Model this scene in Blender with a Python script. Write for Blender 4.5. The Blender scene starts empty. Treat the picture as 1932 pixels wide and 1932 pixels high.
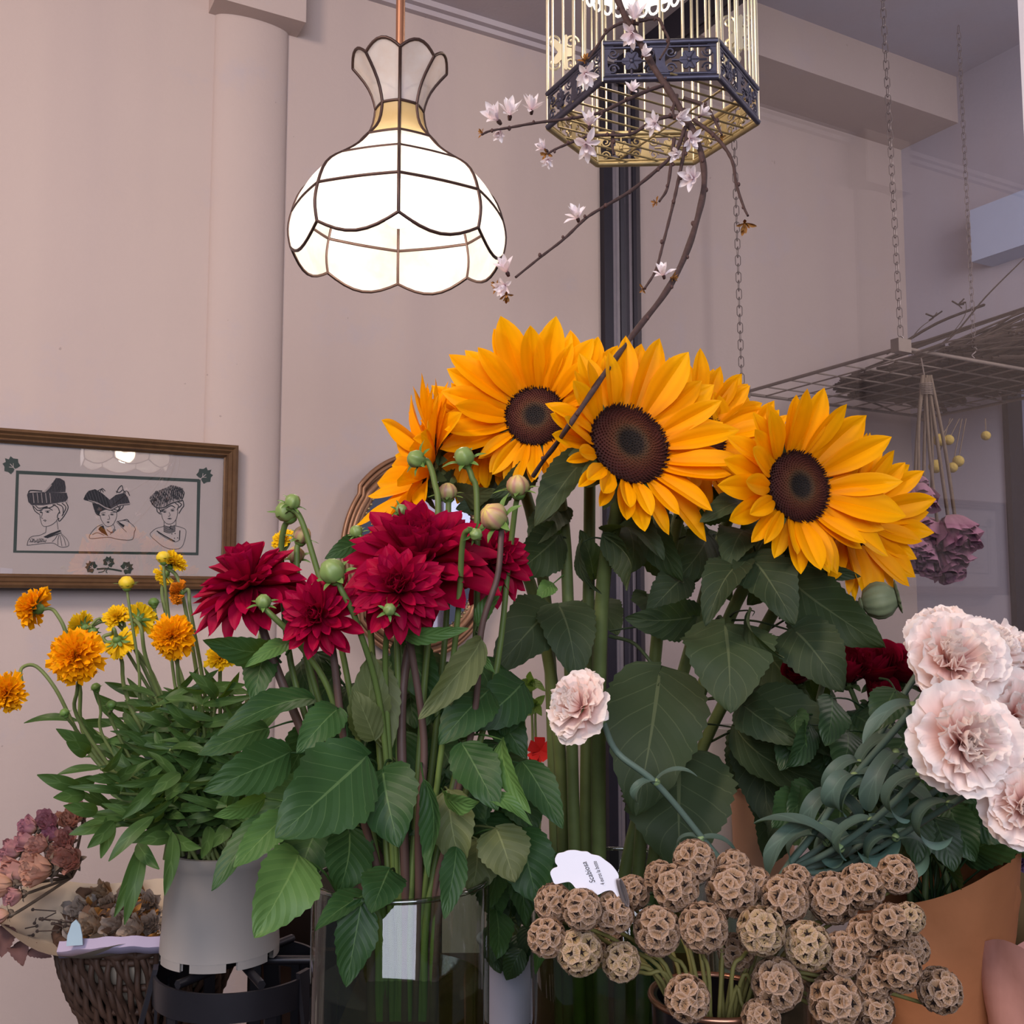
import bpy, math, random
from mathutils import Vector, Matrix
from math import sin, cos, pi, sqrt
R = math.radians
rnd = random.Random(11)
SC = bpy.context.scene
COL = SC.collection
TH = R(5.2); FPX = 1935.0
EYE = Vector((0, 0, 1.30))
V3 = Vector

# ------------------------------------------------------------------ camera geometry
def ray(px, py):
    u = (px - 966) / FPX; v = (966 - py) / FPX
    return V3((u, cos(TH) - v * sin(TH), sin(TH) + v * cos(TH)))
def P(px, py, Y):
    r = ray(px, py); return EYE + r * (Y / r.y)
def PL(px, py, p0, n):
    r = ray(px, py); return EYE + r * ((p0 - EYE).dot(n) / r.dot(n))
def S(px, Y): return px * Y / FPX
def lerp(a, b, t): return a + (b - a) * t

# ------------------------------------------------------------------ mesh helpers
class MB:
    def __init__(s): s.v = []; s.f = []; s.m = []; s.uv = []
    def add(s, vs, fs, mi=0, uvs=None, M=None):
        o = len(s.v)
        s.v += [M @ V3(v) for v in vs] if M is not None else [V3(v) for v in vs]
        s.f += [tuple(i + o for i in f) for f in fs]
        s.m += [mi] * len(fs)
        s.uv += list(uvs) if uvs else [(0.5, 0.5)] * len(vs)
        return s
    def mesh(s, name, mats, smooth=True):
        me = bpy.data.meshes.new(name)
        me.from_pydata([tuple(v) for v in s.v], [], s.f)
        for m in (mats if isinstance(mats, (list, tuple)) else [mats]): me.materials.append(m)
        me.polygons.foreach_set('material_index', s.m)
        me.polygons.foreach_set('use_smooth', [smooth] * len(s.f))
        l = me.uv_layers.new(name='UVMap')
        vi = [0] * len(me.loops); me.loops.foreach_get('vertex_index', vi)
        buf = []
        for i in vi: buf += s.uv[i]
        l.data.foreach_set('uv', buf)
        me.update()
        if smooth: me.set_sharp_from_angle(angle=R(62))
        return me

def grid(nu, nv, fn):
    vs, uv, fs = [], [], []
    for i in range(nu + 1):
        for j in range(nv + 1):
            u, v = i / nu, j / nv
            vs.append(fn(u, v)); uv.append((u, v))
    for i in range(nu):
        for j in range(nv):
            a = i * (nv + 1) + j
            fs.append((a, a + 1, a + nv + 2, a + nv + 1))
    return vs, fs, uv

def catmull(pts, n=6):
    pts = [V3(p) for p in pts]
    if len(pts) < 3: return pts
    out = []
    q = [pts[0] * 2 - pts[1]] + pts + [pts[-1] * 2 - pts[-2]]
    for i in range(1, len(q) - 2):
        a, b, c, d = q[i - 1:i + 3]
        for k in range(n):
            t = k / n
            out.append(0.5 * ((2 * b) + (c - a) * t + (2 * a - 5 * b + 4 * c - d) * t * t + (3 * b - a - 3 * c + d) * t ** 3))
    out.append(pts[-1])
    return out

def tube(mb, pts, r, seg=8, mi=0, M=None, closed=False):
    pts = [V3(p) for p in pts]; n = len(pts)
    if n < 2: return
    rr = r if callable(r) else (lambda t: r) if not isinstance(r, (list, tuple)) else (lambda t: lerp(r[0], r[1], t))
    prev = None; vs = []; uv = []
    for i, p in enumerate(pts):
        if closed: t = (pts[(i + 1) % n] - pts[i - 1])
        else: t = pts[min(i + 1, n - 1)] - pts[max(i - 1, 0)]
        t = t.normalized() if t.length > 1e-9 else V3((0, 0, 1))
        if prev is None:
            a = t.cross(V3((0, 0, 1)))
            if a.length < 1e-3: a = t.cross(V3((1, 0, 0)))
            a.normalize()
        else:
            a = prev - t * prev.dot(t)
            if a.length < 1e-6: a = t.orthogonal()
            a.normalize()
        prev = a; b = t.cross(a); rad = rr(i / max(1, n - 1))
        for k in range(seg):
            w = 2 * pi * k / seg
            vs.append(p + (a * cos(w) + b * sin(w)) * rad); uv.append((i / max(1, n - 1), k / seg))
    fs = []
    for i in range(n if closed else n - 1):
        for k in range(seg):
            j = (i + 1) % n
            fs.append((i * seg + k, i * seg + (k + 1) % seg, j * seg + (k + 1) % seg, j * seg + k))
    if not closed:
        fs.append(tuple(range(seg))[::-1]); fs.append(tuple((n - 1) * seg + k for k in range(seg)))
    mb.add(vs, fs, mi, uv, M)

def lathe(mb, prof, seg=32, mi=0, M=None, ripple=None):
    vs, uv, fs = [], [], []
    n = len(prof)
    for i, (r, z) in enumerate(prof):
        for k in range(seg):
            w = 2 * pi * k / seg
            q = r * (ripple(w, i / (n - 1)) if ripple else 1)
            vs.append((q * cos(w), q * sin(w), z)); uv.append((i / (n - 1), k / seg))
    for i in range(n - 1):
        for k in range(seg):
            fs.append((i * seg + k, i * seg + (k + 1) % seg, (i + 1) * seg + (k + 1) % seg, (i + 1) * seg + k))
    mb.add(vs, fs, mi, uv, M)

def box(mb, lo, hi, mi=0, M=None):
    x0, y0, z0 = lo; x1, y1, z1 = hi
    vs = [(x0, y0, z0), (x1, y0, z0), (x1, y1, z0), (x0, y1, z0), (x0, y0, z1), (x1, y0, z1), (x1, y1, z1), (x0, y1, z1)]
    mb.add(vs, [(3, 2, 1, 0), (4, 5, 6, 7), (0, 1, 5, 4), (1, 2, 6, 5), (2, 3, 7, 6), (3, 0, 4, 7)], mi, None, M)

def ball(mb, c, r, mi=0, nu=8, nv=12, sq=(1, 1, 1), M=None):
    c = V3(c)
    def fn(u, v):
        a = pi * u; b = 2 * pi * v
        return c + V3((sin(a) * cos(b) * sq[0], sin(a) * sin(b) * sq[1], cos(a) * sq[2])) * r
    vs, fs, uv = grid(nu, nv, fn); mb.add(vs, fs, mi, uv, M)

def prism(mb, poly, d, mi=0, M=None):
    """flat polygon (x,y) extruded by d along +z"""
    n = len(poly)
    vs = [(x, y, 0) for x, y in poly] + [(x, y, d) for x, y in poly]
    fs = [tuple(range(n))[::-1], tuple(range(n, 2 * n))] + [(i, (i + 1) % n, n + (i + 1) % n, n + i) for i in range(n)]
    mb.add(vs, fs, mi, None, M)

def frame(z, up=V3((0, 0, 1))):
    """rotation matrix whose +Z is z and whose +Y leans to up"""
    z = V3(z).normalized(); y = up - z * up.dot(z)
    if y.length < 1e-4: y = V3((0, 1, 0)) - z * z.y
    y.normalize(); x = y.cross(z)
    return Matrix((x, y, z)).transposed().to_4x4()
T = Matrix.Translation
def Rx(a): return Matrix.Rotation(a, 4, 'X')
def Ry(a): return Matrix.Rotation(a, 4, 'Y')
def Rz(a): return Matrix.Rotation(a, 4, 'Z')
def Sc(x, y=None, z=None): return Matrix.Diagonal((x, x if y is None else y, x if z is None else z, 1))

# ------------------------------------------------------------------ object helpers
def thing(name, label, cat, loc, group=None, kind=None):
    o = bpy.data.objects.new(name, None); COL.objects.link(o); o.location = loc
    o.empty_display_size = 0.02
    o['label'] = label; o['category'] = cat
    if group: o['group'] = group
    if kind: o['kind'] = kind
    return o
ORG = {}
def org(par):
    p = V3((0, 0, 0))
    while par is not None: p += par.location; par = par.parent
    return p
def part(name, me, par=None, M=None, mats=None, smooth=True, label=None):
    """me: mesh or MB in WORLD coordinates (M None) or local with world matrix M; parents are un-rotated"""
    if isinstance(me, MB):
        if M is None and par is not None:
            M = Matrix.Identity(4)
            # recentre on the first vertex cloud
            c = V3((0, 0, 0))
            for v in me.v: c += v
            c /= max(1, len(me.v))
            me.v = [v - c for v in me.v]; M = T(c)
        me = me.mesh(name, mats, smooth)
    o = bpy.data.objects.new(name, me); COL.objects.link(o)
    W = M if M is not None else Matrix.Identity(4)
    if par is not None:
        o.parent = par
        pw = pworld(par)
        o.matrix_basis = pw.inverted() @ W
    else: o.matrix_basis = W
    if label: o['label'] = label
    return o
def pworld(o):
    m = o.matrix_basis.copy()
    while o.parent is not None:
        o = o.parent; m = o.matrix_basis @ m
    return m
def solo(name, me, label, cat, mats=None, M=None, group=None, kind=None, smooth=True):
    if isinstance(me, MB): 
        if M is None:
            c = V3((0, 0, 0))
            for v in me.v: c += v
            c /= max(1, len(me.v)); me.v = [v - c for v in me.v]; M = T(c)
        me = me.mesh(name, mats, smooth)
    o = bpy.data.objects.new(name, me); COL.objects.link(o)
    o.matrix_basis = M if M is not None else Matrix.Identity(4)
    o['label'] = label; o['category'] = cat
    if group: o['group'] = group
    if kind: o['kind'] = kind
    return o
def struct(name, mb, mats, par=None, smooth=False, label=None, cat='wall'):
    o = bpy.data.objects.new(name, mb.mesh(name, mats, smooth)); COL.objects.link(o)
    o['kind'] = 'structure'
    if par is not None: o.parent = par
    elif label: o['label'] = label; o['category'] = cat
    return o

# ------------------------------------------------------------------ materials
def hx(h):
    h = h.lstrip('#'); c = [int(h[i:i + 2], 16) / 255 for i in (0, 2, 4)]
    return tuple(x / 12.92 if x <= .04045 else ((x + .055) / 1.055) ** 2.4 for x in c) + (1,)
class NT:
    def __init__(s, name):
        s.m = bpy.data.materials.new(name); s.m.use_nodes = True
        s.n = s.m.node_tree.nodes; s.l = s.m.node_tree.links; s.n.clear()
        s.out = s.n.new('ShaderNodeOutputMaterial')
    def N(s, t, ins=None, **kw):
        n = s.n.new('ShaderNode' + t)
        for k, v in kw.items(): setattr(n, k, v)
        for k, v in (ins or {}).items(): s.set(n, k, v)
        return n
    def set(s, n, k, v):
        if isinstance(v, bpy.types.NodeSocket): s.l.new(v, n.inputs[k])
        elif isinstance(v, bpy.types.Node): s.l.new(v.outputs[0], n.inputs[k])
        else: n.inputs[k].default_value = v
    def math(s, op, a, b=0.0, c=None):
        n = s.N('Math', {0: a, 1: b}, operation=op)
        if c is not None: s.set(n, 2, c)
        return n.outputs[0]
    def ramp(s, fac, stops, interp='LINEAR'):
        n = s.N('ValToRGB', {0: fac}); cr = n.color_ramp; cr.interpolation = interp
        while len(cr.elements) < len(stops): cr.elements.new(.5)
        for e, (p, c) in zip(cr.elements, stops): e.position = p; e.color = c
        return n.outputs[0]
    def mix(s, f, a, b, bt='MIX'):
        n = s.N('Mix', data_type='RGBA', blend_type=bt)
        s.set(n, 0, f); s.set(n, 6, a); s.set(n, 7, b)
        return n.outputs[2]
    def noise(s, scale, detail=3, vec=None, rough=.5):
        n = s.N('TexNoise', {'Scale': scale, 'Detail': detail, 'Roughness': rough})
        if vec is not None: s.set(n, 'Vector', vec)
        return n.outputs[0]
    def coord(s, w='Object'): return s.N('TexCoord').outputs[w]
    def bsdf(s, col, rough=.5, spec=.5, metal=0, normal=None, **kw):
        n = s.N('BsdfPrincipled')
        s.set(n, 'Base Color', col); s.set(n, 'Roughness', rough); s.set(n, 'Metallic', metal)
        s.set(n, 'Specular IOR Level', spec)
        if normal is not None: s.set(n, 'Normal', normal)
        for k, v in kw.items(): s.set(n, k, v)
        return n.outputs[0]
    def bump(s, h, st=.3, d=.002): return s.N('Bump', {'Height': h, 'Strength': st, 'Distance': d}).outputs[0]
    def trans(s, sh, col, f):
        tr = s.N('BsdfTranslucent'); s.set(tr, 'Color', col)
        return s.N('MixShader', {0: f, 1: sh, 2: tr.outputs[0]}).outputs[0]
    def done(s, sh): s.l.new(sh, s.out.inputs['Surface']); return s.m

def simple(name, c, rough=.6, spec=.4, metal=0, var=.12, nscale=40, bump=0):
    t = NT(name); c = hx(c)
    f = t.noise(nscale, 4, t.coord())
    d = tuple(x * (1 - var * 1.6) for x in c[:3]) + (1,); l = tuple(min(1, x * (1 + var)) for x in c[:3]) + (1,)
    col = t.mix(f, d, l)
    return t.done(t.bsdf(col, rough, spec, metal, t.bump(f, bump) if bump else None))

def m_plaster(name, c, c2):
    t = NT(name); co = t.coord('Object')
    f = t.noise(1.3, 5, co); g = t.noise(9, 6, co, .65); h = t.noise(90, 3, co)
    col = t.mix(t.math('MULTIPLY', f, .8), hx(c), hx(c2))
    sc = t.N('TexNoise', {'Scale': 1.0, 'Detail': 2})
    mp = t.N('Mapping', {'Vector': co, 'Scale': (6, 6, .35)}); t.l.new(mp.outputs[0], sc.inputs['Vector'])
    col = t.mix(t.math('MULTIPLY', t.math('POWER', sc.outputs[0], 2.0), .8), col, hx('b9a9a8'))
    pt = t.math('MULTIPLY_ADD', t.noise(2.6, 6, co, .7), 6.0, -3.4)
    pt = t.N('Clamp', {0: pt}).outputs[0]
    col = t.mix(t.math('MULTIPLY', pt, .5), col, hx('bab4be'))
    spk = t.math('GREATER_THAN', t.noise(38, 2, co), .79)
    col = t.mix(t.math('MULTIPLY', spk, .35), col, hx('7a6a66'))
    hh = t.math('ADD', t.math('MULTIPLY', g, .7), t.math('MULTIPLY', h, .2))
    return t.done(t.bsdf(col, .85, .2, 0, t.bump(hh, .35, .006)))

def m_leaf(name, c1, c2, vein, rough=.5, back=None, tl=.22, nveins=7, spec=.4):
    t = NT(name); uv = t.N('SeparateXYZ', {0: t.coord('UV')})
    u, v = uv.outputs[0], uv.outputs[1]
    av = t.math('ABSOLUTE', t.math('SUBTRACT', v, .5))
    mid = t.math('LESS_THAN', av, t.math('MULTIPLY', t.math('SUBTRACT', 1.15, u), .020))
    s = t.math('FRACT', t.math('MULTIPLY', t.math('SUBTRACT', u, t.math('MULTIPLY', av, .65)), float(nveins)))
    side = t.math('MULTIPLY', t.math('LESS_THAN', t.math('ABSOLUTE', t.math('SUBTRACT', s, .5)), .03), .5)
    side = t.math('MULTIPLY', side, t.math('LESS_THAN', av, .46))
    f = t.noise(35, 4, t.coord())
    rn = t.N('ObjectInfo').outputs['Random']
    col = t.mix(t.math('ADD', t.math('MULTIPLY', f, .6), t.math('MULTIPLY', t.math('SUBTRACT', rn, .3), .6)), hx(c1), hx(c2))
    col = t.mix(t.math('MULTIPLY', t.math('MAXIMUM', mid, side), .42), col, hx(vein))
    geo = t.N('NewGeometry').outputs['Backfacing']
    if back: col = t.mix(t.math('MULTIPLY', geo, .8), col, hx(back))
    puff = t.math('MULTIPLY', t.math('ABSOLUTE', t.math('SUBTRACT', s, .5)), -1.2)
    b = t.bump(t.math('ADD', puff, t.math('MULTIPLY', f, .5)), .35, .0015)
    sh = t.bsdf(col, rough, spec, 0, b)
    return t.done(t.trans(sh, t.mix(.5, col, hx('7fa81e')), tl))

def m_petal(name, stops, streak=.15, rough=.55, tl=.35, rv=.35, tint=None, nstr=9.):
    t = NT(name); uv = t.N('SeparateXYZ', {0: t.coord('UV')})
    u, v = uv.outputs[0], uv.outputs[1]
    col = t.ramp(u, [(p, hx(c)) for p, c in stops])
    w = t.math('SINE', t.math('MULTIPLY', v, 6.283 * nstr))
    w = t.math('MULTIPLY_ADD', w, .5, .5)
    dark = t.mix(1.0, col, (.72, .6, .6, 1), 'MULTIPLY')
    col = t.mix(t.math('MULTIPLY', w, streak), col, dark)
    rn = t.N('ObjectInfo').outputs['Random']
    if tint: col = t.mix(t.math('MULTIPLY', rn, rv), col, hx(tint))
    b = t.bump(w, .12, .0006)
    sh = t.bsdf(col, rough, .10, 0, b)
    return t.done(t.trans(sh, col, tl))

def m_glass(name, tint='ffffff', refl=1.0, rough=0.0, base=0.0):
    t = NT(name)
    tr = t.N('BsdfTransparent', {'Color': hx(tint)}); gl = t.N('BsdfGlossy', {'Roughness': rough})
    g = t.N('NewGeometry'); dt = t.N('VectorMath', {0: g.outputs['Normal'], 1: g.outputs['Incoming']}, operation='DOT_PRODUCT').outputs['Value']
    fr = t.math('POWER', t.math('SUBTRACT', 1.0, t.math('MINIMUM', t.math('ABSOLUTE', dt), 1.0)), 5.0)
    f = t.math('ADD', t.math('MULTIPLY', t.math('MULTIPLY_ADD', fr, .9, .045), refl), base)
    return t.done(t.N('MixShader', {0: f, 1: tr.outputs[0], 2: gl.outputs[0]}).outputs[0])

def m_emit(name, c, s):
    t = NT(name); e = t.N('Emission', {'Color': hx(c), 'Strength': s}); return t.done(e.outputs[0])

M_wall = m_plaster('wall_plaster', 'd6c5bc', 'c4b0a7')
M_wall2 = m_plaster('alcove_plaster', 'c6bab4', 'bbada6')
M_wall3 = m_plaster('daylight_tinted_plaster', 'bcbcca', 'aeaebd')  # blue of the daylight on the side wall is put into this colour
M_ceil = m_plaster('ceiling_paint', 'c9bfc2', 'beb4b8')
M_dark = simple('dark_metal', '2b2833', .45, .5, .3)
M_grey = simple('grey_frame_metal', '8a8288', .5, .4, .2)
M_iron = simple('black_iron', '26252b', .4, .5, .4)
M_wood = simple('dark_wood', '2e211c', .6, .3, 0, .3, 18)
M_came = simple('lamp_came', '4d3a35', .45, .5, .6)
M_brass = simple('brass', 'e0d6ba', .35, .5, .75, .1)
M_brassd = simple('aged_brass', 'a8966e', .45, .5, .55, .2)
M_rod = simple('copper_rod', '9a6a50', .4, .5, .5)
M_backlit = simple('backlit_brass', '4d4c5c', .45, .5, .65, .25, 60, .3)  # brass coloured dark as if backlit, for the near cage panels
M_chain = simple('chain_steel', '8b8280', .4, .5, .6)
M_wire = simple('rack_wire', '857a72', .5, .4, .2)
M_white = simple('white_card', 'f1eef4', .6, .3, 0, .03)
M_ink = simple('ink', '2c2a2e', .7, .2)
M_green = simple('stencil_green', '4c5c55', .7, .2)
M_mat = simple('mount_board', 'e8e0dc', .8, .2, 0, .03)
M_pot = simple('grey_pot_plastic', '9a948f', .55, .35, 0, .06, 15)
M_soil = simple('soil', '2a201a', .9, .1, 0, .3, 60)
M_bucket = simple('white_bucket', 'b9b8cc', .4, .4, 0, .05)
M_paper = simple('tissue_paper', 'b5a795', .8, .2, 0, .12, 12)
M_paperl = simple('lilac_tissue', 'a79db4', .8, .2, 0, .08, 12)
M_kraft = simple('kraft_paper', '9c6440', .75, .2, 0, .1, 22, .9)
M_kraftp = simple('pink_wrap', 'b98578', .7, .25, 0, .08, 22, .7)
M_olive = simple('olive_wrap', '6b5638', .75, .2, 0, .1, 9)
M_wick = simple('wicker', '4d372b', .65, .35, 0, .3, 60)
M_bark = simple('bark', '4b3936', .7, .3, 0, .3, 150, .5)
M_bud = simple('blossom_bud', '4f3834', .7, .3)
M_with = simple('withered_petal', '9a6a35', .8, .2, 0, .3, 120)
M_twig = simple('dried_stem', '6f6255', .8, .2, 0, .25, 60)
M_twigd = simple('dark_dried_stem', '463c37', .8, .2, 0, .25, 60)
M_crasp = simple('craspedia', 'b09a52', .8, .2, 0, .2, 200, .5)
M_stem_s = simple('sunflower_stem', '5d6a3a', .6, .3, 0, .25, 50)
M_stem_d = simple('dahlia_stem', '5c463f', .55, .35, 0, .35, 14)
M_stem_dg = simple('dahlia_green_stem', '5c6f36', .55, .35, 0, .2, 14)
M_stem_c = simple('carnation_stem', '56695c', .55, .35, 0, .15, 30)
M_node = simple('carnation_node', '7a9060', .55, .35)
M_stem_k = simple('coreopsis_stem', '6c7a45', .55, .35, 0, .2, 30)
M_stem_p = simple('scabiosa_stem', '77723f', .6, .3, 0, .25, 30)
M_calyx = simple('green_calyx', '5f7f3c', .5, .4, 0, .25, 90)
M_bract = simple('dark_bract', '46552f', .6, .3, 0, .25, 60)
M_crate = simple('crate_wood', '4a3226', .7, .25, 0, .3, 14)
M_ceram = simple('white_ceramic', 'd9cfcc', .35, .5, 0, .03)
M_terra = simple('peach_clay', 'c99a7c', .7, .3, 0, .06)
M_copper = simple('copper_rim', 'a87a62', .3, .5, .9)
M_vasek = simple('dark_vase', '1f1a1c', .2, .6)
ML_S = m_leaf('sunflower_leaf', '26331f', '39472c', '6a7350', .65, '5f6640', .12, 6, .25)
ML_D = m_leaf('dahlia_leaf', '22401f', '3a5c30', '74925a', .5, '56744a', .2, 7, .3)
ML_DL = m_leaf('young_dahlia_leaf', '4a7038', '658a48', '8caa62', .5, '86a864', .3, 7)
ML_DO = m_leaf('olive_dahlia_leaf', '58623a', '6d7448', '99a06a', .6, '6f7a50', .25, 6)
ML_K = m_leaf('coreopsis_leaf', '355026', '4c6c34', '76965a', .5, '567244', .22, 1, .3)
ML_C = m_leaf('carnation_leaf', '44574d', '586f62', '708a78', .55, '5d7d72', .15, 1)
ML_R = m_leaf('rose_leaf', '263d24', '34502d', '5c7a4c', .45, '4d6340', .15, 8)
ML_G = m_leaf('pale_small_leaf', '6d8a40', '8fae58', 'b0c880', .5, None, .35, 5)
MP_S = m_petal('sunflower_petal', [(0, 'f08c00'), (.35, 'ffae02'), (1, 'ffbc08')], .2, .5, .35, .5, 'f8a000', 4.)
MP_D = m_petal('dahlia_petal', [(0, '7c041c'), (.5, '9c062a'), (1, 'ae0a3a')], .12, .5, .3, .6, '9a083c', 5.)
MP_C = m_petal('carnation_petal', [(0, 'f6a394'), (.5, 'fcdcd2'), (1, 'fff9f3')], .04, .6, .42, .3, 'fde0d4', 12.)
MP_K = m_petal('coreopsis_petal', [(0, 'e07a00'), (.5, 'f7a205'), (1, 'ffb80e')], .15, .55, .35, .3, 'f0b010', 4.)
MP_Y = m_petal('yellow_coreopsis_petal', [(0, 'd9a000'), (1, 'f7d424')], .15, .55, .35, .2, 'f0c010', 4.)
MP_O = m_petal('withered_coreopsis_petal', [(0, 'a85510'), (1, 'e08a1c')], .2, .6, .25, .2, 'c06a10', 4.)
MP_B = m_petal('blossom_petal', [(0, 'f6d0da'), (.25, 'fdf2f4'), (1, 'fffdfd')], .05, .6, .4, .25, 'f8dfe6', 3.)
MP_R = m_petal('red_rose_petal', [(0, '5c0412'), (1, '9c1030')], .1, .55, .2, .3, '7c0a28', 4.)
MP_DR = m_petal('dried_rose_petal', [(0, 'd8b892'), (.55, 'c8929a'), (1, '9a6078')], .25, .75, .1, .75, 'd2a682', 5.)
MP_DH = m_petal('hanging_rose_petal', [(0, 'a8848a'), (1, 'a4708a')], .25, .75, .15, .5, '8f7486', 5.)
MP_L = m_petal('lilac_petal', [(0, '7a6288'), (1, '9b84ac')], .1, .6, .25, .3, '86709a', 4.)
MP_V = m_petal('red_geranium_petal', [(0, 'b81a1a'), (1, 'd83030')], .1, .5, .25, .2, 'e06050', 4.)
MP_DF = m_petal('dried_mixed_petal', [(0, 'c08a44'), (1, '9c8468')], .2, .8, .15, .8, 'a89c94', 4.)
# ================================================================== ROOM
C0 = V3((0.306, 2.9, 0)); D1 = V3((.8746, .4848, 0)).normalized(); NW = V3((D1.y, -D1.x, 0)); D2 = V3((-D1.y, D1.x, 0))
WM = Matrix((D1, D2, V3((0, 0, 1)))).transposed().to_4x4(); WM.translation = C0    # local x along wall, y into wall, z up
def wl(p): return WM.inverted() @ p
HC = PL(760, 0, C0, NW).z                       # ceiling height at the back wall
KP = PL(1700, 283, C0, NW); HA = KP.z           # alcove corner / soffit height
tK = wl(KP).x
print('ceiling', HC, 'soffit', HA, 'tK', tK)
m = MB(); box(m, (-3.4, 0, -.2), (0.0, .12, HC + .02), M=WM); struct('wall_back', m, M_wall, label='pinkish plaster wall behind the lamp and flowers')
m = MB(); box(m, (0.0, 0, -.2), (tK + .12, .12, HA + .8), M=WM); struct('wall_alcove', m, M_wall2, label='dull plaster wall seen through the glass partition')
WN = V3((-D1.x, -D1.y, 0))
def sw(px, py, off=0.0): return PL(px, py, KP + WN * off, WN)
a = wl(sw(1890, 670)); b = wl(sw(1890, 1120)); yy0 = a.y; yy1 = yy0 - .75; wz0 = b.z - .3; wz1 = a.z
m = MB()
for lo, hi in (((tK, yy0, -.2), (tK + .12, 0, HA + .8)), ((tK, -2.6, -.2), (tK + .12, yy1, HA + .8)), ((tK, yy1, -.2), (tK + .12, yy0, wz0)), ((tK, yy1, wz1), (tK + .12, yy0, HA + .8))): box(m, lo, hi, M=WM)
struct('wall_right', m, M_wall3, label='plaster side wall of the glazed alcove, coloured blue as daylit')
A1 = PL(1808, 237, KP, D1)                       # where the soffit's front edge meets the side wall
dS = -wl(A1).y
m = MB(); box(m, (0.0, -dS, HA), (tK, 0, HA + .5), M=WM); struct('ceiling_soffit', m, M_wall2, label='dropped soffit along the alcove wall', cat='ceiling')
m = MB(); box(m, (0.02, -2.6, HA + .16), (tK, -dS, HA + .22), M=WM); struct('ceiling_alcove', m, M_wall3, label='grey ceiling behind the glass', cat='ceiling')
m = MB(); box(m, (-3.4, -4.2, HC), (.0, .1, HC + .1), M=WM); struct('ceiling', m, M_ceil, label='grey white ceiling above the lamp', cat='ceiling')
m = MB(); box(m, (-3.6, -4.2, -.1), (tK + .2, .2, 0), M=WM); struct('floor', m, M_wood, label='dark floor of the shop', cat='floor')
# picture moulding line at ceiling
m = MB(); box(m, (-3.4, -.035, HC - .016), (0, 0, HC), M=WM); box(m, (-3.4, -.018, HC - .03), (0, 0, HC - .016), M=WM)
struct('trim_1', m, M_ceil, label='slim plaster moulding where wall meets ceiling', cat='moulding')
# half-round pilaster with a broken cap
pl = wl(PL(398, 300, C0, NW)).x; pr = wl(PL(540, 300, C0, NW)).x
pc = (pl + pr) / 2; prr = (pr - pl) / 2
m = MB(); capz = PL(450, 12, C0 + NW * prr * .7, NW).z
lathe(m, [(prr, -.1), (prr, capz + .05)], 40, M=WM @ T((pc, 0.004, 0)) @ Sc(1, .034 / prr, 1))
struct('column_pilaster', m, M_wall, smooth=True, label='rounded plaster pilaster behind the picture frame', cat='pilaster')
m = MB(); box(m, (pl - .015, -.075, capz), (pr + .02, 0, HC), M=WM)
struct('trim_2', m, M_wall, label='chipped square cap over the rounded pilaster', cat='moulding')
# ------------------------------------------------------------------ glass partition, one big framed pane
GD = -D2                                          # towards the room
def gpt(s, z): return C0 + GD * s + V3((0, 0, z))
GM = Matrix((GD, NW.cross(V3((0, 0, 1))) * 0 + D1, V3((0, 0, 1)))).transposed().to_4x4(); GM.translation = C0
zr = PL(1190, 178, C0, NW).z
t = thing('glass_partition', 'tall fixed glass partition in dark metal frame right of the lamp', 'partition', C0, kind='structure')
m = MB(); bw = wl(PL(1140, 500, C0 + NW * .02, NW)).x; ew = wl(PL(1210, 500, C0 + NW * .02, NW)).x
w = (ew - bw) / 70.
for a, b, d in ((0, 16, .022), (32, 48, .018), (56, 70, .018)): box(m, (bw + w * a, -d, -.1), (bw + w * b, 0, HC), M=WM)
part('mullion', m, t, mats=M_dark, smooth=False, label='dark upright strips of the corner mullion')
m = MB()
for a, b, d in ((16, 22, .018), (23, 32, .012), (48, 51, .018), (52, 56, .012)): box(m, (bw + w * a, -d, -.1), (bw + w * b, 0, HC), M=WM)
part('mullion_strip', m, t, mats=M_grey, smooth=False, label='pale grey strips of the corner mullion')
m = MB(); box(m, (.03, -.02, zr - .0), (2.4, .03, zr + .09), M=GM); part('top_rail', m, t, mats=M_dark, smooth=False)
m = MB(); box(m, (.03, -.02, zr + .09), (2.4, .03, HC + .3), M=GM); part('lintel', m, t, mats=M_ceil, smooth=False)
m = MB(); box(m, (.04, -.003, .4), (2.4, .003, zr), M=GM)
part('pane', m, t, mats=m_glass('pane_glass', 'f0eef0', 1.0, .0, .02), smooth=False)
m = MB(); x9 = PL(1944, 200, gpt(.8, 0), D1); s9 = (x9 - C0).dot(GD); box(m, (s9 - .005, -.015, .4), (s9 + .16, .015, HC + .3), M=GM)
part('jamb', m, t, mats=M_white, smooth=False, label='white jamb at the near end of the glass')
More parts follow.
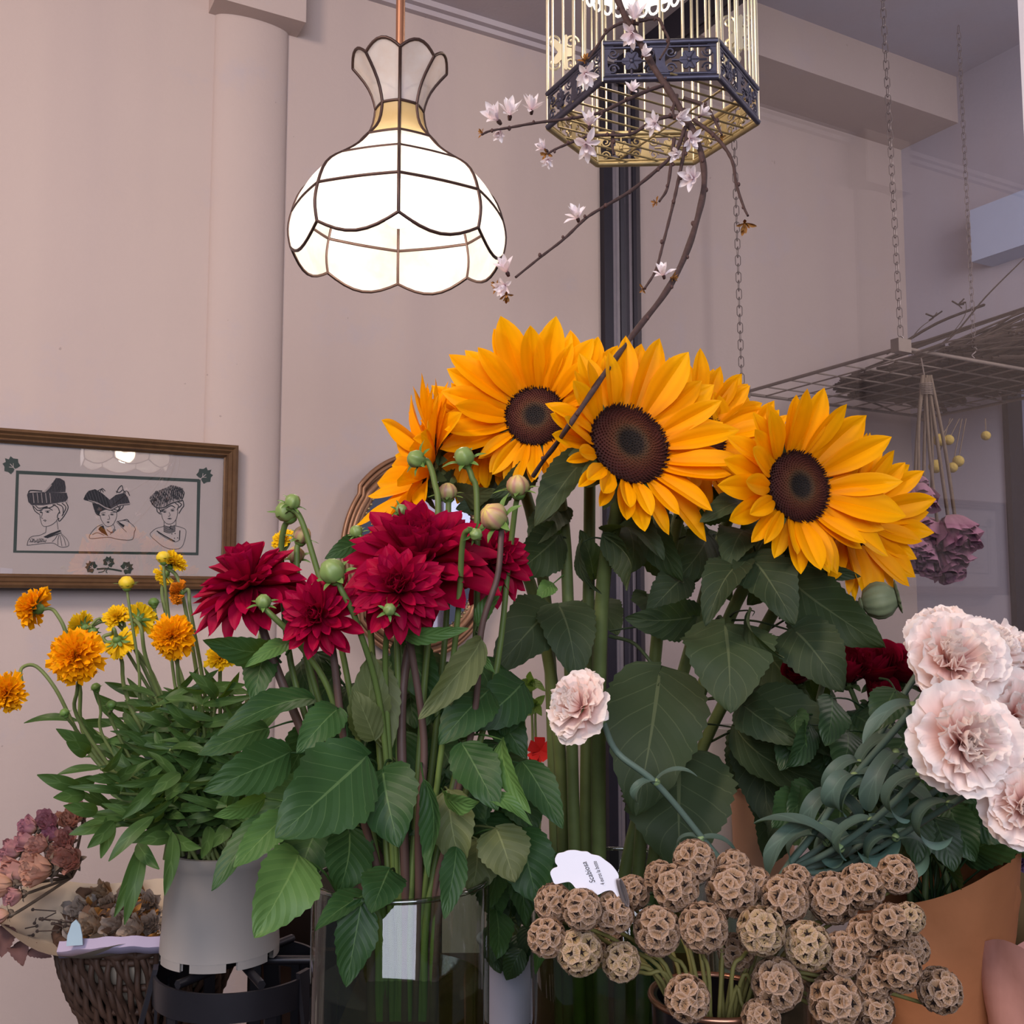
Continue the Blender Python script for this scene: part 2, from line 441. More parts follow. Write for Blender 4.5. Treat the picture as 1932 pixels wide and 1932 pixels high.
# reflection of a window in the pane, built as an opening with trees
t = thing('window_reflection', 'window with bare trees built for a reflection in the glass', 'window', WM @ V3((tK, (yy0 + yy1) / 2, wz0)), kind='structure')
m = MB(); box(m, (tK + .05, yy1, wz0), (tK + .054, yy0, wz1), M=WM); part('pane', m, t, mats=m_glass('window_glass', 'f2f6ff', 1.0), smooth=False)
m = MB()
for z0, z1, y0, y1 in ((wz1 - .03, wz1, yy1, yy0), (wz0, wz0 + .03, yy1, yy0), (wz0, wz1, yy0 - .02, yy0), (wz0, wz1, yy1, yy1 + .02)):
    box(m, (tK - .01, y0, z0), (tK + .06, y1, z1), M=WM)
part('window_frame', m, t, mats=M_dark, smooth=False)
M_tree = simple('tree_bark', '3a3f4c', .8, .2)
def tree_reflection(x, y, lb):  # solid stand-in for trees in the reflected window
    r = random.Random(int(x * 100)); m = MB()
    def grow(p, d, L, rad, n):
        q = [p, p + d * L * .5 + V3((r.uniform(-.1, .1), r.uniform(-.1, .1), 0)) * L, p + d * L]; tube(m, catmull(q, 3), (rad, rad * .65), 5)
        if n: 
            for k in range(3): grow(q[-1] if k else q[1], (d + V3((r.uniform(-.9, .9), r.uniform(-.9, .9), r.uniform(-.2, .6)))).normalized(), L * r.uniform(.6, .8), rad * .6, n - 1)
    b_ = WM @ V3((tK + x, y, -.4)); b_.z = -.4; grow(b_, V3((0, 0, 1)), 1.2, .06, 5)
    solo('tree_reflection', m, lb, 'tree', M_tree, group='bare trees built for the window reflection')
tree_reflection(2.0, yy0 - .5, 'nearer bare tree built for the window reflection'); tree_reflection(3.4, yy0 + .6, 'farther bare tree built for the window reflection')
# reflection of a white box in the pane, built as a bluish box
q0 = wl(sw(1868, 408)); q1 = wl(sw(1868, 505))
m = MB(); box(m, (tK - .10, q0.y - .6, q1.z), (tK, q0.y, q0.z), M=WM)
solo('box_reflection', m, 'pale blue box built for a reflection in the alcove glass', 'reflected box', simple('pale_blue_reflection', 'b9c8e6', .5, .3, 0, .03), smooth=False)

# ================================================================== PENDANT LAMP
def m_amber():
    t = NT('amber_shell'); f = t.noise(30, 4, t.coord()); c = t.mix(f, hx('d8b878'), hx('ecd6a6'))
    tl_ = t.N('BsdfTranslucent', {'Color': c})
    return t.done(t.N('MixShader', {0: .5, 1: t.bsdf(c, .3, .5), 2: tl_.outputs[0]}).outputs[0])
LS = .74; LC = P(751, 480, 1.75 * LS); LC.z = EYE.z
t = thing('pendant_lamp', 'lit pendant lamp with scalloped capiz shell panels and flared crown', 'lamp', LC + V3((0, 0, .605 * LS)))
nt = NT('capiz_shell'); co = nt.coord('Object')
f = nt.noise(14, 5, co, .6); g = nt.noise(55, 3, co)
pear = nt.ramp(nt.math('ADD', nt.math('MULTIPLY', f, .8), nt.math('MULTIPLY', g, .2)), [(.3, hx('f2e4d8')), (.55, hx('faf5f0')), (.75, hx('ece4e8'))])
tl = nt.N('BsdfTranslucent', {'Color': pear}); tp = nt.N('BsdfTransparent', {'Color': hx('f6ece0')})
bs = nt.bsdf(pear, .22, .6, 0, nt.bump(f, .4, .004))
s1 = nt.N('MixShader', {0: .5, 1: bs, 2: tl.outputs[0]}); s2 = nt.N('MixShader', {0: .18, 1: s1.outputs[0], 2: tp.outputs[0]})
M_capiz = nt.done(s2.outputs[0])
M_amber = m_amber()
a0 = math.atan2(-LC.y, -LC.x) + .0
PROF = [(.1845, .618), (.1835, .683), (.134, .751), (.074, .806), (.042, .8746), (.083, .948)]
PROF = [(a * LS, b * LS) for a, b in PROF]
def bulge(k, u):   # profile between seam k and k+1
    (r0, z0), (r1, z1) = PROF[k], PROF[k + 1]
    b = (.004, .006, -.004, -.006, -.006)[k] * sin(pi * u)
    bz = (0, .004, 0, -.003, 0)[k] * sin(pi * u)
    return lerp(r0, r1, u) + b, lerp(z0, z1, u) + bz
came = MB()
def lamp_pt(k, u, i, v):
    r, z = bulge(k, u)
    if k == 0: z -= .018 * sin(pi * v) * (1 - u)
    if k == 4: z += .013 * sin(pi * v) * u; r += .004 * sin(pi * v) * u
    A = a0 + i * pi / 4; B = A + pi / 4
    p = V3((cos(A), sin(A), 0)).lerp(V3((cos(B), sin(B), 0)), v) * r
    p *= 1 + .025 * sin(pi * v)
    return LC + V3((p.x, p.y, z))
for i in range(8):
    for k in range(5):
        m = MB(); vs, fs, uv = grid(6, 6, lambda u, v: lamp_pt(k, u, i, v)); m.add(vs, fs, 0, uv)
        part(('band_panel', 'dome_panel', 'shoulder_panel', 'neck_panel', 'crown_panel')[k], m, t, mats=M_amber if k == 3 else M_capiz)
        tube(came, [lamp_pt(k, j / 6, i, 0) for j in range(7)], .0022, 6)
        tube(came, [lamp_pt(k, 0, i, j / 8) for j in range(9)], .0021, 6)
    tube(came, [lamp_pt(4, 1, i, j / 8) for j in range(9)], .0021, 6)
part('leading', came, t, mats=M_came)
m = MB(); tube(m, [LC + V3((0, 0, .80 * LS)), LC + V3((0, 0, HC - EYE.z))], .006, 12); part('rod', m, t, mats=M_rod)
m = MB(); lathe(m, [(0, .60), (.016, .60), (.018, .58), (.014, .56), (0, .56)], 16, M=T(LC)); part('socket', m, t, mats=M_brassd)
m = MB(); ball(m, LC + V3((0, 0, .522)), .026, sq=(1, 1, 1.25), nu=12, nv=18); part('bulb', m, t, mats=m_emit('bulb_glow', 'fff4e6', 10))
def light(name, kind, loc, energy, col, **kw):
    d = bpy.data.lights.new(name, kind); d.energy = energy; d.color = hx(col)[:3]
    for k, v in kw.items(): setattr(d, k, v)
    o = bpy.data.objects.new(name, d); COL.objects.link(o); o.location = loc; return o
light('lamp_light', 'POINT', LC + V3((0, 0, .487)), 2.6, 'fff0dc', shadow_soft_size=.03)

# ================================================================== BIRDCAGE
BC = V3((.212, 1.49, EYE.z + .72)); BR = .158
HXV = [BC + V3((cos(R(60 * k - 3)), sin(R(60 * k - 3)), 0)) * BR for k in range(6)]
t = thing('birdcage', 'hexagonal brass birdcage with filigree bands hanging above the sunflowers', 'birdcage', BC)
CH = .60; BH = .058
def spiral(c, ex, ez, r, turns, sgn=1, n=18, a1=0):
    out = []
    for i in range(n + 1):
        u = i / n; a = a1 + sgn * u * turns * 2 * pi; q = r * (1 - .75 * u)
        out.append(c + ex * cos(a) * q + ez * sin(a) * q)
    return out
UZ = V3((0, 0, 1))
for k in range(6):
    A, B = HXV[k], HXV[(k + 1) % 6]; ex = (B - A).normalized(); L = (B - A).length; nn = ex.cross(UZ)
    m = MB()
    for z, r in ((.003, .0045), (.0095, .002), (BH - .0095, .002), (BH - .003, .0045)):
        tube(m, [A + UZ * z, B + UZ * z], r, 6)
    fm = Matrix((ex, UZ, nn)).transposed().to_4x4()
    for q in (.0, .5, 1.):       # solid scalloped webs between the openings
        c = A.lerp(B, q)
        pts = []
        for i in range(15):
            zz = i / 14; pts.append((.006 + .016 * abs(2 * zz - 1) ** 2.2, zz * BH))
        s0 = 0 if q == 0 else -1; s1 = 0 if q == 1 else 1
        poly = [(x * s1, z) for x, z in pts] + [(x * s0, z) for x, z in pts[::-1]]
        if s0 == 0: poly = [(x, z) for x, z in pts] + [(0, BH), (0, 0)]
        if s1 == 0: poly = [(-x, z) for x, z in pts][::-1] + [(0, 0), (0, BH)]
        prism(m, poly, .002, M=T(c - nn * .001) @ fm)
        for sg in (-1, 1):
            if 0 <= q + sg * .1 <= 1:
                tube(m, spiral(c + ex * sg * .014 + UZ * BH * .3, ex * sg, UZ, .008, 1.3), .0015, 5)
                tube(m, spiral(c + ex * sg * .014 + UZ * BH * .7, ex * sg, -UZ, .008, 1.3), .0015, 5)
    for q in (.25, .75):         # rosettes
        c = A.lerp(B, q) + UZ * BH * .5
        pts = []
        for i in range(48):
            a = 2 * pi * i / 48; r = .014 * (.72 + .28 * abs(cos(3 * a))); pts.append((r * cos(a), r * sin(a)))
        prism(m, pts, .003, M=T(c - nn * .0015) @ fm); ball(m, c, .0042, nu=6, nv=8)
        for a in range(6):
            d = ex * cos(a * pi / 3) + UZ * sin(a * pi / 3); tube(m, [c + d * .004 + nn * .0012, c + d * .013 + nn * .0012], .0012, 5)
            tube(m, [c + d * .004 - nn * .0012, c + d * .013 - nn * .0012], .0012, 5)
        for sg in (-1, 1): tube(m, [c + ex * sg * .013, c + ex * sg * .024], .0018, 5)
        for sg in (-1, 1): tube(m, [c + UZ * sg * .012, c + UZ * sg * .024], .0018, 5)
    part('filigree_panel', m, t, mats=M_backlit if k in (3, 4, 5) else M_brassd, label='near filigree panel coloured dark as backlit' if k in (3, 4, 5) else 'far brass filigree panel')  # near panels get the backlit colour, far ones plain aged brass
    for j in range(5):
        p = A.lerp(B, (j + .5) / 5)
        m = MB(); tube(m, [p + UZ * BH * .9, p + UZ * CH], .0019, 6); part('bar', m, t, mats=M_brass)
    m = MB(); tube(m, [A, A + UZ * CH], .0028, 6); part('corner_post', m, t, mats=M_brass)
    m = MB(); tube(m, [A + UZ * CH, B + UZ * CH], .005, 6); part('top_rail', m, t, mats=M_brassd)
    m = MB(); tube(m, catmull([A + UZ * CH, BC + (A - BC) * .8 + UZ * (CH + .10), BC + UZ * (CH + .17)], 6), .0022, 6); part('dome_wire', m, t, mats=M_brass)
m = MB(); tube(m, [BC + UZ * (CH + .16), V3((BC.x, BC.y, HC))], .004, 8); part('hanger', m, t, mats=M_brassd)
# wire floor
m = MB(); e1 = V3((cos(R(28)), sin(R(28)), 0)); e2 = V3((-e1.y, e1.x, 0))
for q in range(-5, 6):
    o = q * .026; hl = sqrt(max(0, (BR * .92) ** 2 - o * o)) * .97
    tube(m, [BC + e2 * o - e1 * hl + UZ * .006, BC + e2 * o + e1 * hl + UZ * .006], .0016, 6)
tube(m, [BC - e2 * BR * .85 + e1 * .03 + UZ * .008, BC + e2 * BR * .85 + e1 * .03 + UZ * .008], .0016, 6)
part('wire_floor', m, t, mats=M_brassd)
# corner ornaments higher up on the back posts
for px, py, Y in ((1062, 100, 1.58), (1392, 62, 1.58), (1376, 112, 1.6)):
    c = P(px, py, Y); ex = V3((1, 0, 0)); m = MB()
    pts = []
    for i in range(60):
        a = 2 * pi * i / 60; r = .018 + .007 * cos(5 * a); pts.append((r * cos(a) * .75, r * sin(a) * 1.25))
    prism(m, pts, .003, M=T(c) @ Rx(R(90)))
    for sg in (-1, 1):
        tube(m, spiral(c + ex * sg * .014 + UZ * .018, ex * sg, UZ, .012, 1.4), .002, 5)
        tube(m, spiral(c + ex * sg * .014 - UZ * .018, ex * sg, -UZ, .012, 1.4), .002, 5)
    part('corner_ornament', m, t, mats=M_brass)
# lit lace shade inside the cage
lc = P(1200, -52, 1.49)
t = thing('lace_lampshade', 'small glowing white lace lampshade inside the birdcage', 'lampshade', lc)
m = MB()
lathe(m, [(.088, -.006), (.082, .03), (.06, .09), (.03, .13)], 96, M=T(lc), ripple=lambda w, u: 1 + .025 * cos(14 * w) * (1 - u))
for i in range(28):
    a = 2 * pi * i / 28; c = lc + V3((cos(a), sin(a), 0)) * .087
    tube(m, [c + V3((-sin(a), cos(a), 0)) * .008 * cos(b * pi / 6) + UZ * (-.009 + .011 * sin(b * pi / 6)) for b in range(12)], .0022, 5, closed=True)
nt = NT('lit_lace'); e = nt.N('Emission', {'Color': hx('fff3e2'), 'Strength': 1.6}); M_lace = nt.done(e.outputs[0])
part('shade', m, t, mats=M_lace)
m = MB(); tube(m, [lc + UZ * .12, lc + UZ * .40], .002, 6); part('cord', m, t, mats=M_iron)
light('lace_light', 'POINT', lc + V3((0, 0, -.03)), 1.6, 'ffe9cf', shadow_soft_size=.05)

# ================================================================== FRAMED PRINT
FM = WM @ T((0, -.032, 0))
def fz(zx, zy, off=0.0): return PL(zx / 4.025, 780 + zy / 4.025, C0 + NW * (.046 + off), NW)
xr = wl(PL(446, 1000, C0 + NW * .062, NW)).x; zt = PL(440, 840, C0 + NW * .062, NW).z; zb = PL(430, 1112, C0 + NW * .062, NW).z
xl = wl(PL(-52, 1000, C0 + NW * .062, NW)).x
t = thing('framed_print', 'gilt framed print of three women in plumed hats hanging on wall', 'picture', WM @ V3(((xl + xr) / 2, -.01, zb)))
fw = .029; m = MB()
prof = [(0, -.032), (0, .030), (.006, .033), (.011, .028), (.014, .030), (.020, .024), (.0235, .026), (.026, .018), (fw, .016), (fw, 0)]
cs = [(xl, zb, 1, 1), (xr, zb, -1, 1), (xr, zt, -1, -1), (xl, zt, 1, -1)]
vs = []
for (x, z, sx, sz) in cs:
    for (o, d) in prof: vs.append((x + sx * o, -d - .002, z + sz * o))
n = len(prof); fs = []
for k in range(4):
    for j in range(n - 1): a = k * n + j; b = ((k + 1) % 4) * n + j; fs.append((a, b, b + 1, a + 1))
m.add(vs, fs, 0, None, FM)
nt = NT('gilt_wood'); f = nt.noise(1, 4, nt.N('Mapping', {'Vector': nt.coord(), 'Scale': (60, 60, 60)}).outputs[0]); g = nt.noise(9, 4, nt.coord())
M_gilt = nt.done(nt.bsdf(nt.mix(nt.math('MULTIPLY', nt.math('ADD', f, g), .6), hx('8a6a48'), hx('5a4030')), .42, .5, .35))
part('frame', m, t, mats=M_gilt, smooth=False)
m = MB(); box(m, (xl + fw - .004, -.012, zb + fw - .004), (xr - fw + .004, -.002, zt - fw + .004), M=FM); part('mount', m, t, mats=M_mat, smooth=False)
m = MB(); box(m, (xl + fw, -.0165, zb + fw), (xr - fw, -.016, zt - fw), M=FM); part('glass', m, t, mats=m_glass('picture_glass', 'f4f2f2', 1.4, .0, .02), smooth=False)
_l = [0]
def poly(m, pts, mi=0):
    _l[0] += 1; off = -.0015 + .00001 * (_l[0] % 60)
    p = [fz(x, y, off) for x, y in pts]; m.add(p, [tuple(range(len(p)))], mi)
def line(m, pts, w=3.0, mi=0, sm=True):
    _l[0] += 1; off = -.0013 + .00001 * (_l[0] % 60)
    q = catmull([V3((x, y, 0)) for x, y in pts], 5) if sm and len(pts) > 2 else [V3((x, y, 0)) for x, y in pts]
    L, Rr = [], []
    for i, p in enumerate(q):
        d = (q[min(i + 1, len(q) - 1)] - q[max(i - 1, 0)]); d = d.normalized() if d.length else V3((1, 0, 0)); nn = V3((-d.y, d.x, 0)) * w / 2
        a = p + nn; b = p - nn; L.append(fz(a.x, a.y, off)); Rr.append(fz(b.x, b.y, off))
    k = len(q); m.add(L + Rr, [(i, i + 1, k + i + 1, k + i) for i in range(k - 1)], mi)
m = MB()
o_ = [(122, 433), (1524, 499), (1507, 1077), (100, 1057)]; i_ = [(144, 460), (1497, 521), (1488, 1056), (125, 1041)]
for k in range(4): poly(m, [o_[k], o_[(k + 1) % 4], i_[(k + 1) % 4], i_[k]])
part('border_line', m, t, mats=M_green, smooth=False, label='dark green border line')
IVY = [(0, -1.15), (.24, -.72), (.68, -.85), (.74, -.42), (1.12, .0), (.86, .35), (.78, .82), (.3, .78), (0, .62), (-.3, .78), (-.78, .82), (-.86, .35), (-1.12, .0), (-.74, -.42), (-.68, -.85), (-.24, -.72)]
def ivy(cx, cy, s, rot):
    m = MB(); a = R(rot)
    poly(m, [(cx + s * (x * cos(a) - y * sin(a)), cy + s * (x * sin(a) + y * cos(a))) for x, y in IVY])
    def q(x, y): return (cx + s * (x * cos(a) - y * sin(a)), cy + s * (x * sin(a) + y * cos(a)))
    line(m, [q(0, .9), q(0, -.2)], 5, 1); line(m, [q(0, .4), q(.35, .0)], 4, 1); line(m, [q(0, .4), q(-.35, 0)], 4, 1)
    part('ivy_leaf', m, t, mats=[M_green, M_mat], smooth=False)
ivy(85, 392, 62, -42); ivy(1555, 470, 58, 50); ivy(692, 1165, 44, -55); ivy(826, 1127, 42, 18); ivy(965, 1172, 47, 60)
m = MB(); line(m, [(735, 1182), (800, 1178), (860, 1185), (925, 1197)], 13); line(m, [(745, 1208), (785, 1200), (800, 1182)], 6); line(m, [(815, 1185), (805, 1200), (815, 1212)], 6); line(m, [(826, 1165), (815, 1182)], 6)
part('ivy_twig', m, t, mats=M_green, smooth=False)
def hatch(m, poly_, n, w, slant, mi=0):
    xs = [p[0] for p in poly_]; ys = [p[1] for p in poly_]
    for i in range(n):
        x = lerp(min(xs), max(xs), (i + .5) / n); seg = []
        for k in range(41):
            y = lerp(min(ys), max(ys), k / 40); X = x + slant * (y - min(ys)); ins = False
            for a in range(len(poly_)):
                (x1, y1), (x2, y2) = poly_[a], poly_[a - 1]
                if (y1 > y) != (y2 > y) and X < (x2 - x1) * (y - y1) / (y2 - y1) + x1: ins = not ins
            if ins: seg.append((X + rnd.uniform(-2, 2), y))
        if len(seg) > 2: line(m, seg[::max(1, len(seg) // 6)], w, mi)
MID = simple('ink_grey', '5a565c', .7, .2)
LT = simple('ink_paper', 'c9c0be', .8, .2, 0, .03)
# first woman, three-quarter face, tall ribbed hat
m = MB()
H = [(205, 620), (212, 602), (330, 597), (385, 602), (505, 602), (517, 640), (500, 668), (420, 682), (330, 697), (240, 697), (215, 672)]
poly(m, H, 1); hatch(m, H, 26, 5, .15)
for x in range(250, 510, 32): line(m, [(x, 605), (x + 4, 640), (x + 8, 680)], 5, 2)
Hp = [(330, 600), (370, 555), (405, 520), (425, 490), (455, 492), (490, 512), (500, 560), (497, 598), (385, 603)]
poly(m, Hp, 1); hatch(m, Hp, 15, 6, -.1); line(m, [(335, 598), (365, 570), (390, 540)], 12, 2)
line(m, [(215, 600), (235, 585), (320, 590)], 9)
for p in ([(248, 700), (265, 740), (300, 766)], [(255, 705), (285, 735), (315, 730), (350, 712), (400, 735)], [(270, 700), (300, 720), (360, 705)], [(400, 690), (440, 715), (455, 760)], [(430, 685), (475, 710), (480, 770)], [(500, 672), (517, 715), (492, 770), (452, 818), (440, 795)], [(470, 680), (500, 715), (470, 780)], [(455, 745), (440, 765), (436, 790), (450, 800)], [(420, 690), (380, 715), (330, 720)]):
    line(m, p, 6)
for p in ([(302, 766), (306, 800), (320, 846), (342, 858), (382, 850), (420, 825), (438, 800)], [(322, 752), (318, 775), (312, 790), (326, 797)], [(300, 742), (322, 736)], [(342, 742), (382, 738)], [(328, 812), (342, 808), (352, 813)], [(352, 858), (346, 905)], [(432, 815), (442, 882)], [(205, 1002), (214, 965), (240, 935), (300, 925), (345, 905)], [(205, 1002), (300, 990), (400, 984), (450, 1010), (490, 1015), (522, 1000), (508, 955), (465, 912)], [(395, 975), (420, 950), (440, 915)], [(440, 1000), (440, 960), (448, 920)], [(470, 1008), (462, 960), (455, 925)], [(500, 1005), (485, 950), (462, 918)]):
    line(m, p, 3.2)
for e in ((312, 750), (362, 748)): poly(m, [(e[0] - 13, e[1] + 2), (e[0], e[1] - 6), (e[0] + 13, e[1] + 2), (e[0], e[1] + 6)])
poly(m, [(330, 812), (342, 816), (354, 812), (342, 822)])
poly(m, [(330, 937), (380, 912), (455, 885), (466, 893), (400, 925), (347, 945)]); line(m, [(355, 945), (410, 925), (466, 905)], 6)
for k in range(16): line(m, [(225 + 8 * k, 955 + rnd.uniform(-12, 12)), (231 + 8 * k, 965 + rnd.uniform(-12, 20)), (225 + 8 * k, 978)], 3.2)
part('portrait', m, t, mats=[M_ink, MID, LT], smooth=False, label='ink portrait of woman in tall ribbed hat')
# second woman, wide brimmed hat, full face
m = MB()
H = [(633, 652), (650, 615), (672, 588), (722, 575), (775, 605), (832, 655), (870, 640), (900, 690), (842, 725), (790, 705), (730, 680), (680, 668)]
poly(m, H); H2 = [(832, 655), (880, 618), (945, 602), (970, 635), (988, 682), (905, 690), (845, 722)]
poly(m, H2, 1); hatch(m, H2, 14, 6, .2); hatch(m, H, 12, 5, .3, 1)
line(m, [(670, 660), (740, 680), (800, 715), (842, 728), (900, 700), (990, 684)], 8, 2); line(m, [(640, 655), (700, 672), (780, 712), (840, 735), (910, 702), (985, 690)], 4)
for p in ([(885, 605), (900, 570), (925, 548), (935, 580), (955, 605)], [(760, 600), (775, 570), (800, 590)], [(935, 600), (965, 590), (985, 625)], [(880, 590), (905, 600), (930, 580)], [(740, 590), (770, 575), (785, 600)]): line(m, p, 6)
poly(m, [(700, 680), (715, 732), (750, 778), (763, 745), (800, 730), (838, 733), (780, 695)])
for p in ([(845, 735), (885, 748), (925, 722), (938, 700)], [(860, 725), (900, 735), (915, 700)], [(720, 740), (735, 765), (760, 775)], [(890, 700), (905, 720), (890, 745)]): line(m, p, 6)
for p in ([(760, 772), (770, 810), (800, 850), (828, 858), (860, 840), (884, 790), (886, 752)], [(825, 770), (832, 800), (815, 805)], [(768, 758), (800, 752)], [(838, 755), (870, 752)], [(780, 840), (730, 865), (690, 910), (678, 940), (700, 950), (820, 940), (880, 952), (930, 960), (1005, 956), (1020, 900), (1028, 875), (1000, 840), (950, 812), (886, 820)], [(886, 825), (930, 870), (960, 900)], [(860, 845), (870, 870), (835, 920)], [(810, 880), (850, 907), (876, 878)], [(700, 920), (740, 905), (790, 925)]): line(m, p, 3.2)
for e in ((785, 770), (850, 768)): poly(m, [(e[0] - 17, e[1]), (e[0], e[1] - 6), (e[0] + 17, e[1]), (e[0], e[1] + 5)])
poly(m, [(808, 825), (822, 820), (834, 825), (822, 832)])
poly(m, [(746, 880), (760, 858), (785, 850), (800, 890), (822, 932), (770, 905)]); poly(m, [(888, 815), (948, 850), (936, 866), (908, 842)])
line(m, [(930, 812), (965, 805), (982, 826)], 5)
for k in range(7): poly(m, [(813 + 10 * k, 880 + 9 * sin(k * .5) * 2), (819 + 10 * k, 884 + 18 * sin(k * .5)), (814 + 10 * k, 891 + 18 * sin(k * .5))])
part('portrait', m, t, mats=[M_ink, MID, LT], smooth=False, label='ink portrait of woman in wide dark brimmed hat')
# third woman, flowered hat
m = MB()
H = [(1133, 640), (1160, 612), (1190, 590), (1270, 560), (1300, 542), (1345, 552), (1395, 570), (1398, 620), (1385, 660), (1330, 662), (1270, 700), (1200, 718), (1150, 690)]
poly(m, H, 2); hatch(m, H, 24, 5, .1); hatch(m, H, 15, 5, -.35, 1)
for a in range(7): line(m, [(1300 + a * 14, 650), (1302 + a * 16, 600), (1290 + a * 13, 556 + abs(a - 3) * 5)], 6)
for cx, cy in ((1170, 650), (1215, 640), (1250, 610), (1190, 600), (1260, 660)):
    line(m, [(cx + (15 - i) * cos(i * .9), cy + (15 - i) * sin(i * .9)) for i in range(12)], 5)
line(m, [(1140, 660), (1180, 710), (1240, 715), (1310, 680), (1390, 660)], 7)
for p in ([(1190, 715), (1195, 745), (1220, 765)], [(1205, 720), (1225, 745), (1250, 722)], [(1390, 662), (1395, 700), (1378, 725), (1358, 760)], [(1330, 680), (1355, 700), (1345, 735)], [(1350, 670), (1378, 690), (1360, 715)], [(1255, 722), (1300, 700), (1330, 715)], [(1215, 755), (1222, 735), (1240, 730)]): line(m, p, 6)
for p in ([(1225, 755), (1235, 800), (1260, 832), (1290, 840), (1320, 826), (1342, 790), (1350, 735)], [(1284, 750), (1292, 775), (1277, 782)], [(1232, 738), (1262, 735)], [(1295, 730), (1325, 724)], [(1246, 818), (1246, 858)], [(1336, 808), (1336, 858)], [(1242, 858), (1190, 872), (1165, 888), (1140, 922), (1190, 972), (1240, 1010), (1300, 1030), (1370, 1022), (1400, 970), (1412, 890), (1375, 865), (1335, 855)], [(1200, 905), (1250, 940), (1325, 975), (1362, 962)]): line(m, p, 3.2)
for e in ((1250, 748), (1310, 738)): poly(m, [(e[0] - 17, e[1]), (e[0], e[1] - 6), (e[0] + 17, e[1]), (e[0], e[1] + 6)])
poly(m, [(1268, 798), (1288, 792), (1308, 798), (1288, 805)], 1)
for k in range(6): line(m, [(1242, 850 + 9 * k), (1285, 862 + 9 * k), (1332, 848 + 9 * k)], 5)
line(m, [(1190, 892), (1250, 930), (1328, 972)], 8, sm=False); line(m, [(1366, 888), (1362, 960)], 7)
for x, y in ((1305, 915), (1330, 912), (1325, 948), (1348, 945)): poly(m, [(x - 5, y), (x, y - 5), (x + 5, y), (x, y + 5)])
line(m, [(1300, 850), (1290, 870), (1310, 880)], 6)
part('portrait', m, t, mats=[M_ink, MID, LT], smooth=False, label='ink portrait of woman in flowered feather hat')
m = MB(); s_ = [(2, 1170), (98, 1180), (88, 1233), (0, 1218)]; poly(m, s_); part('price_sticker', m, t, mats=M_white, smooth=False, label='small white sticker at the corner')

# ================================================================== OVAL MIRROR behind the dahlias
oc = PL(793, 1048, C0 + NW * .05, NW); ow = .5 * (PL(935, 1048, C0 + NW * .05, NW) - PL(652, 1048, C0 + NW * .05, NW)).length
ot = PL(800, 868, C0 + NW * .05, NW).z; oh = ot - oc.z
t = thing('oval_mirror', 'oval gilt mirror leaning on the wall behind the red dahlias', 'mirror', oc - UZ * oh)
def oval(s, d, step=0.0): 
    out = []
    for i in range(96):
        a = 2 * pi * i / 96
        k = 1 + step * (1 if abs(sin(a)) > .62 else 0)
        out.append(oc + D1 * cos(a) * ow * s * k + UZ * sin(a) * oh * s * k + NW * d)
    return out
m = MB()
for s, d, r in ((1.0, 0, .006), (.955, .006, .005), (.90, .003, .009), (.855, .0, .008)): tube(m, oval(s, d, .05 if s > .9 else .02), r, 8, closed=True)
r0, r1 = oval(1.0, -.004, .05), oval(.82, -.004, .02); m.add(r0 + r1, [(i, (i + 1) % 96, 96 + (i + 1) % 96, 96 + i) for i in range(96)])
part('frame', m, t, mats=simple('rose_gilt', '9c7458', .4, .5, .45, .2))
m = MB()
for p in oval(.825, .004, .02): ball(m, p, .0042, nu=5, nv=7)
part('beading', m, t, mats=M_brassd)
m = MB(); q = oval(.83, -.002, .02); m.add(q, [tuple(range(96))]); 
nt = NT('mirror_glass'); part('mirror_plate', m, t, mats=nt.done(nt.bsdf(hx('c9cbe0'), .03, .5, 1.0)), smooth=False)

# ================================================================== HANGING RACK behind the glass
RL = P(1400, 742, 2.95); RN = P(1700, 655, 2.42); RN.z = RL.z
rd = (RN - RL); rl = rd.length; rd.normalize(); rw = .80; rx = D1
t = thing('hanging_rack', 'flat wire grid rack hung on chains behind the glass partition', 'rack', RL)
m = MB()
for q in (0, 1): tube(m, [RL + rx * rw * q, RN + rx * rw * q], .005, 8)
for q in (0, 1): tube(m, [RL + rd * rl * q, RL + rd * rl * q + rx * rw], .005, 8)
part('rack_border', m, t, mats=M_wire)
m = MB()
for k in range(1, 6): a = RL + rd * rl * k / 6; tube(m, [a, a + rx * rw], .0022, 6)
for k in range(1, 9): a = RL + rx * rw * k / 9; tube(m, [a, a + rd * rl], .0022, 6)
part('wire_mesh', m, t, mats=M_wire)
for c in (RL, RN, RL + rx * rw):
    m = MB(); box(m, (-.022, -.012, -.012), (.022, .012, .02), M=T(c) @ WM.to_3x3().to_4x4()); part('corner_bracket', m, t, mats=M_wire, smooth=False)
def chain(name, label, p0, p1, n):
    m = MB(); d = (p1 - p0); L = d.length / n; dd = d.normalized(); a = dd.cross(V3((0, 1, 0))).normalized(); b = dd.cross(a)
    for i in range(n):
        c = p0 + d * (i + .5) / n; s = a if i % 2 else b
        pts = []
        for k in range(14):
            w = 2 * pi * k / 14
            pts.append(c + dd * (L * .32 * (1 if cos(w) > 0 else -1) + L * .33 * cos(w)) + s * sin(w) * L * .30)
        tube(m, pts, L * .055, 5, closed=True)
    hk = [p1 + s_ for s_ in (V3((0, 0, 0)), V3((.006, 0, -.006)), V3((0, 0, -.015)), V3((-.007, 0, -.022)), V3((0, 0, -.03)))]
    tube(m, catmull(hk, 5), .002, 6)
    return solo(name, m, label, 'chain', M_chain, group='chains holding the rack')
top = HA + .16
def up(p, dx=0): return V3((p.x + dx, p.y, top))
chain('chain', 'steel chain at the far left corner of the wire rack', up(RL, -.012) , RL + UZ * .03, 44)
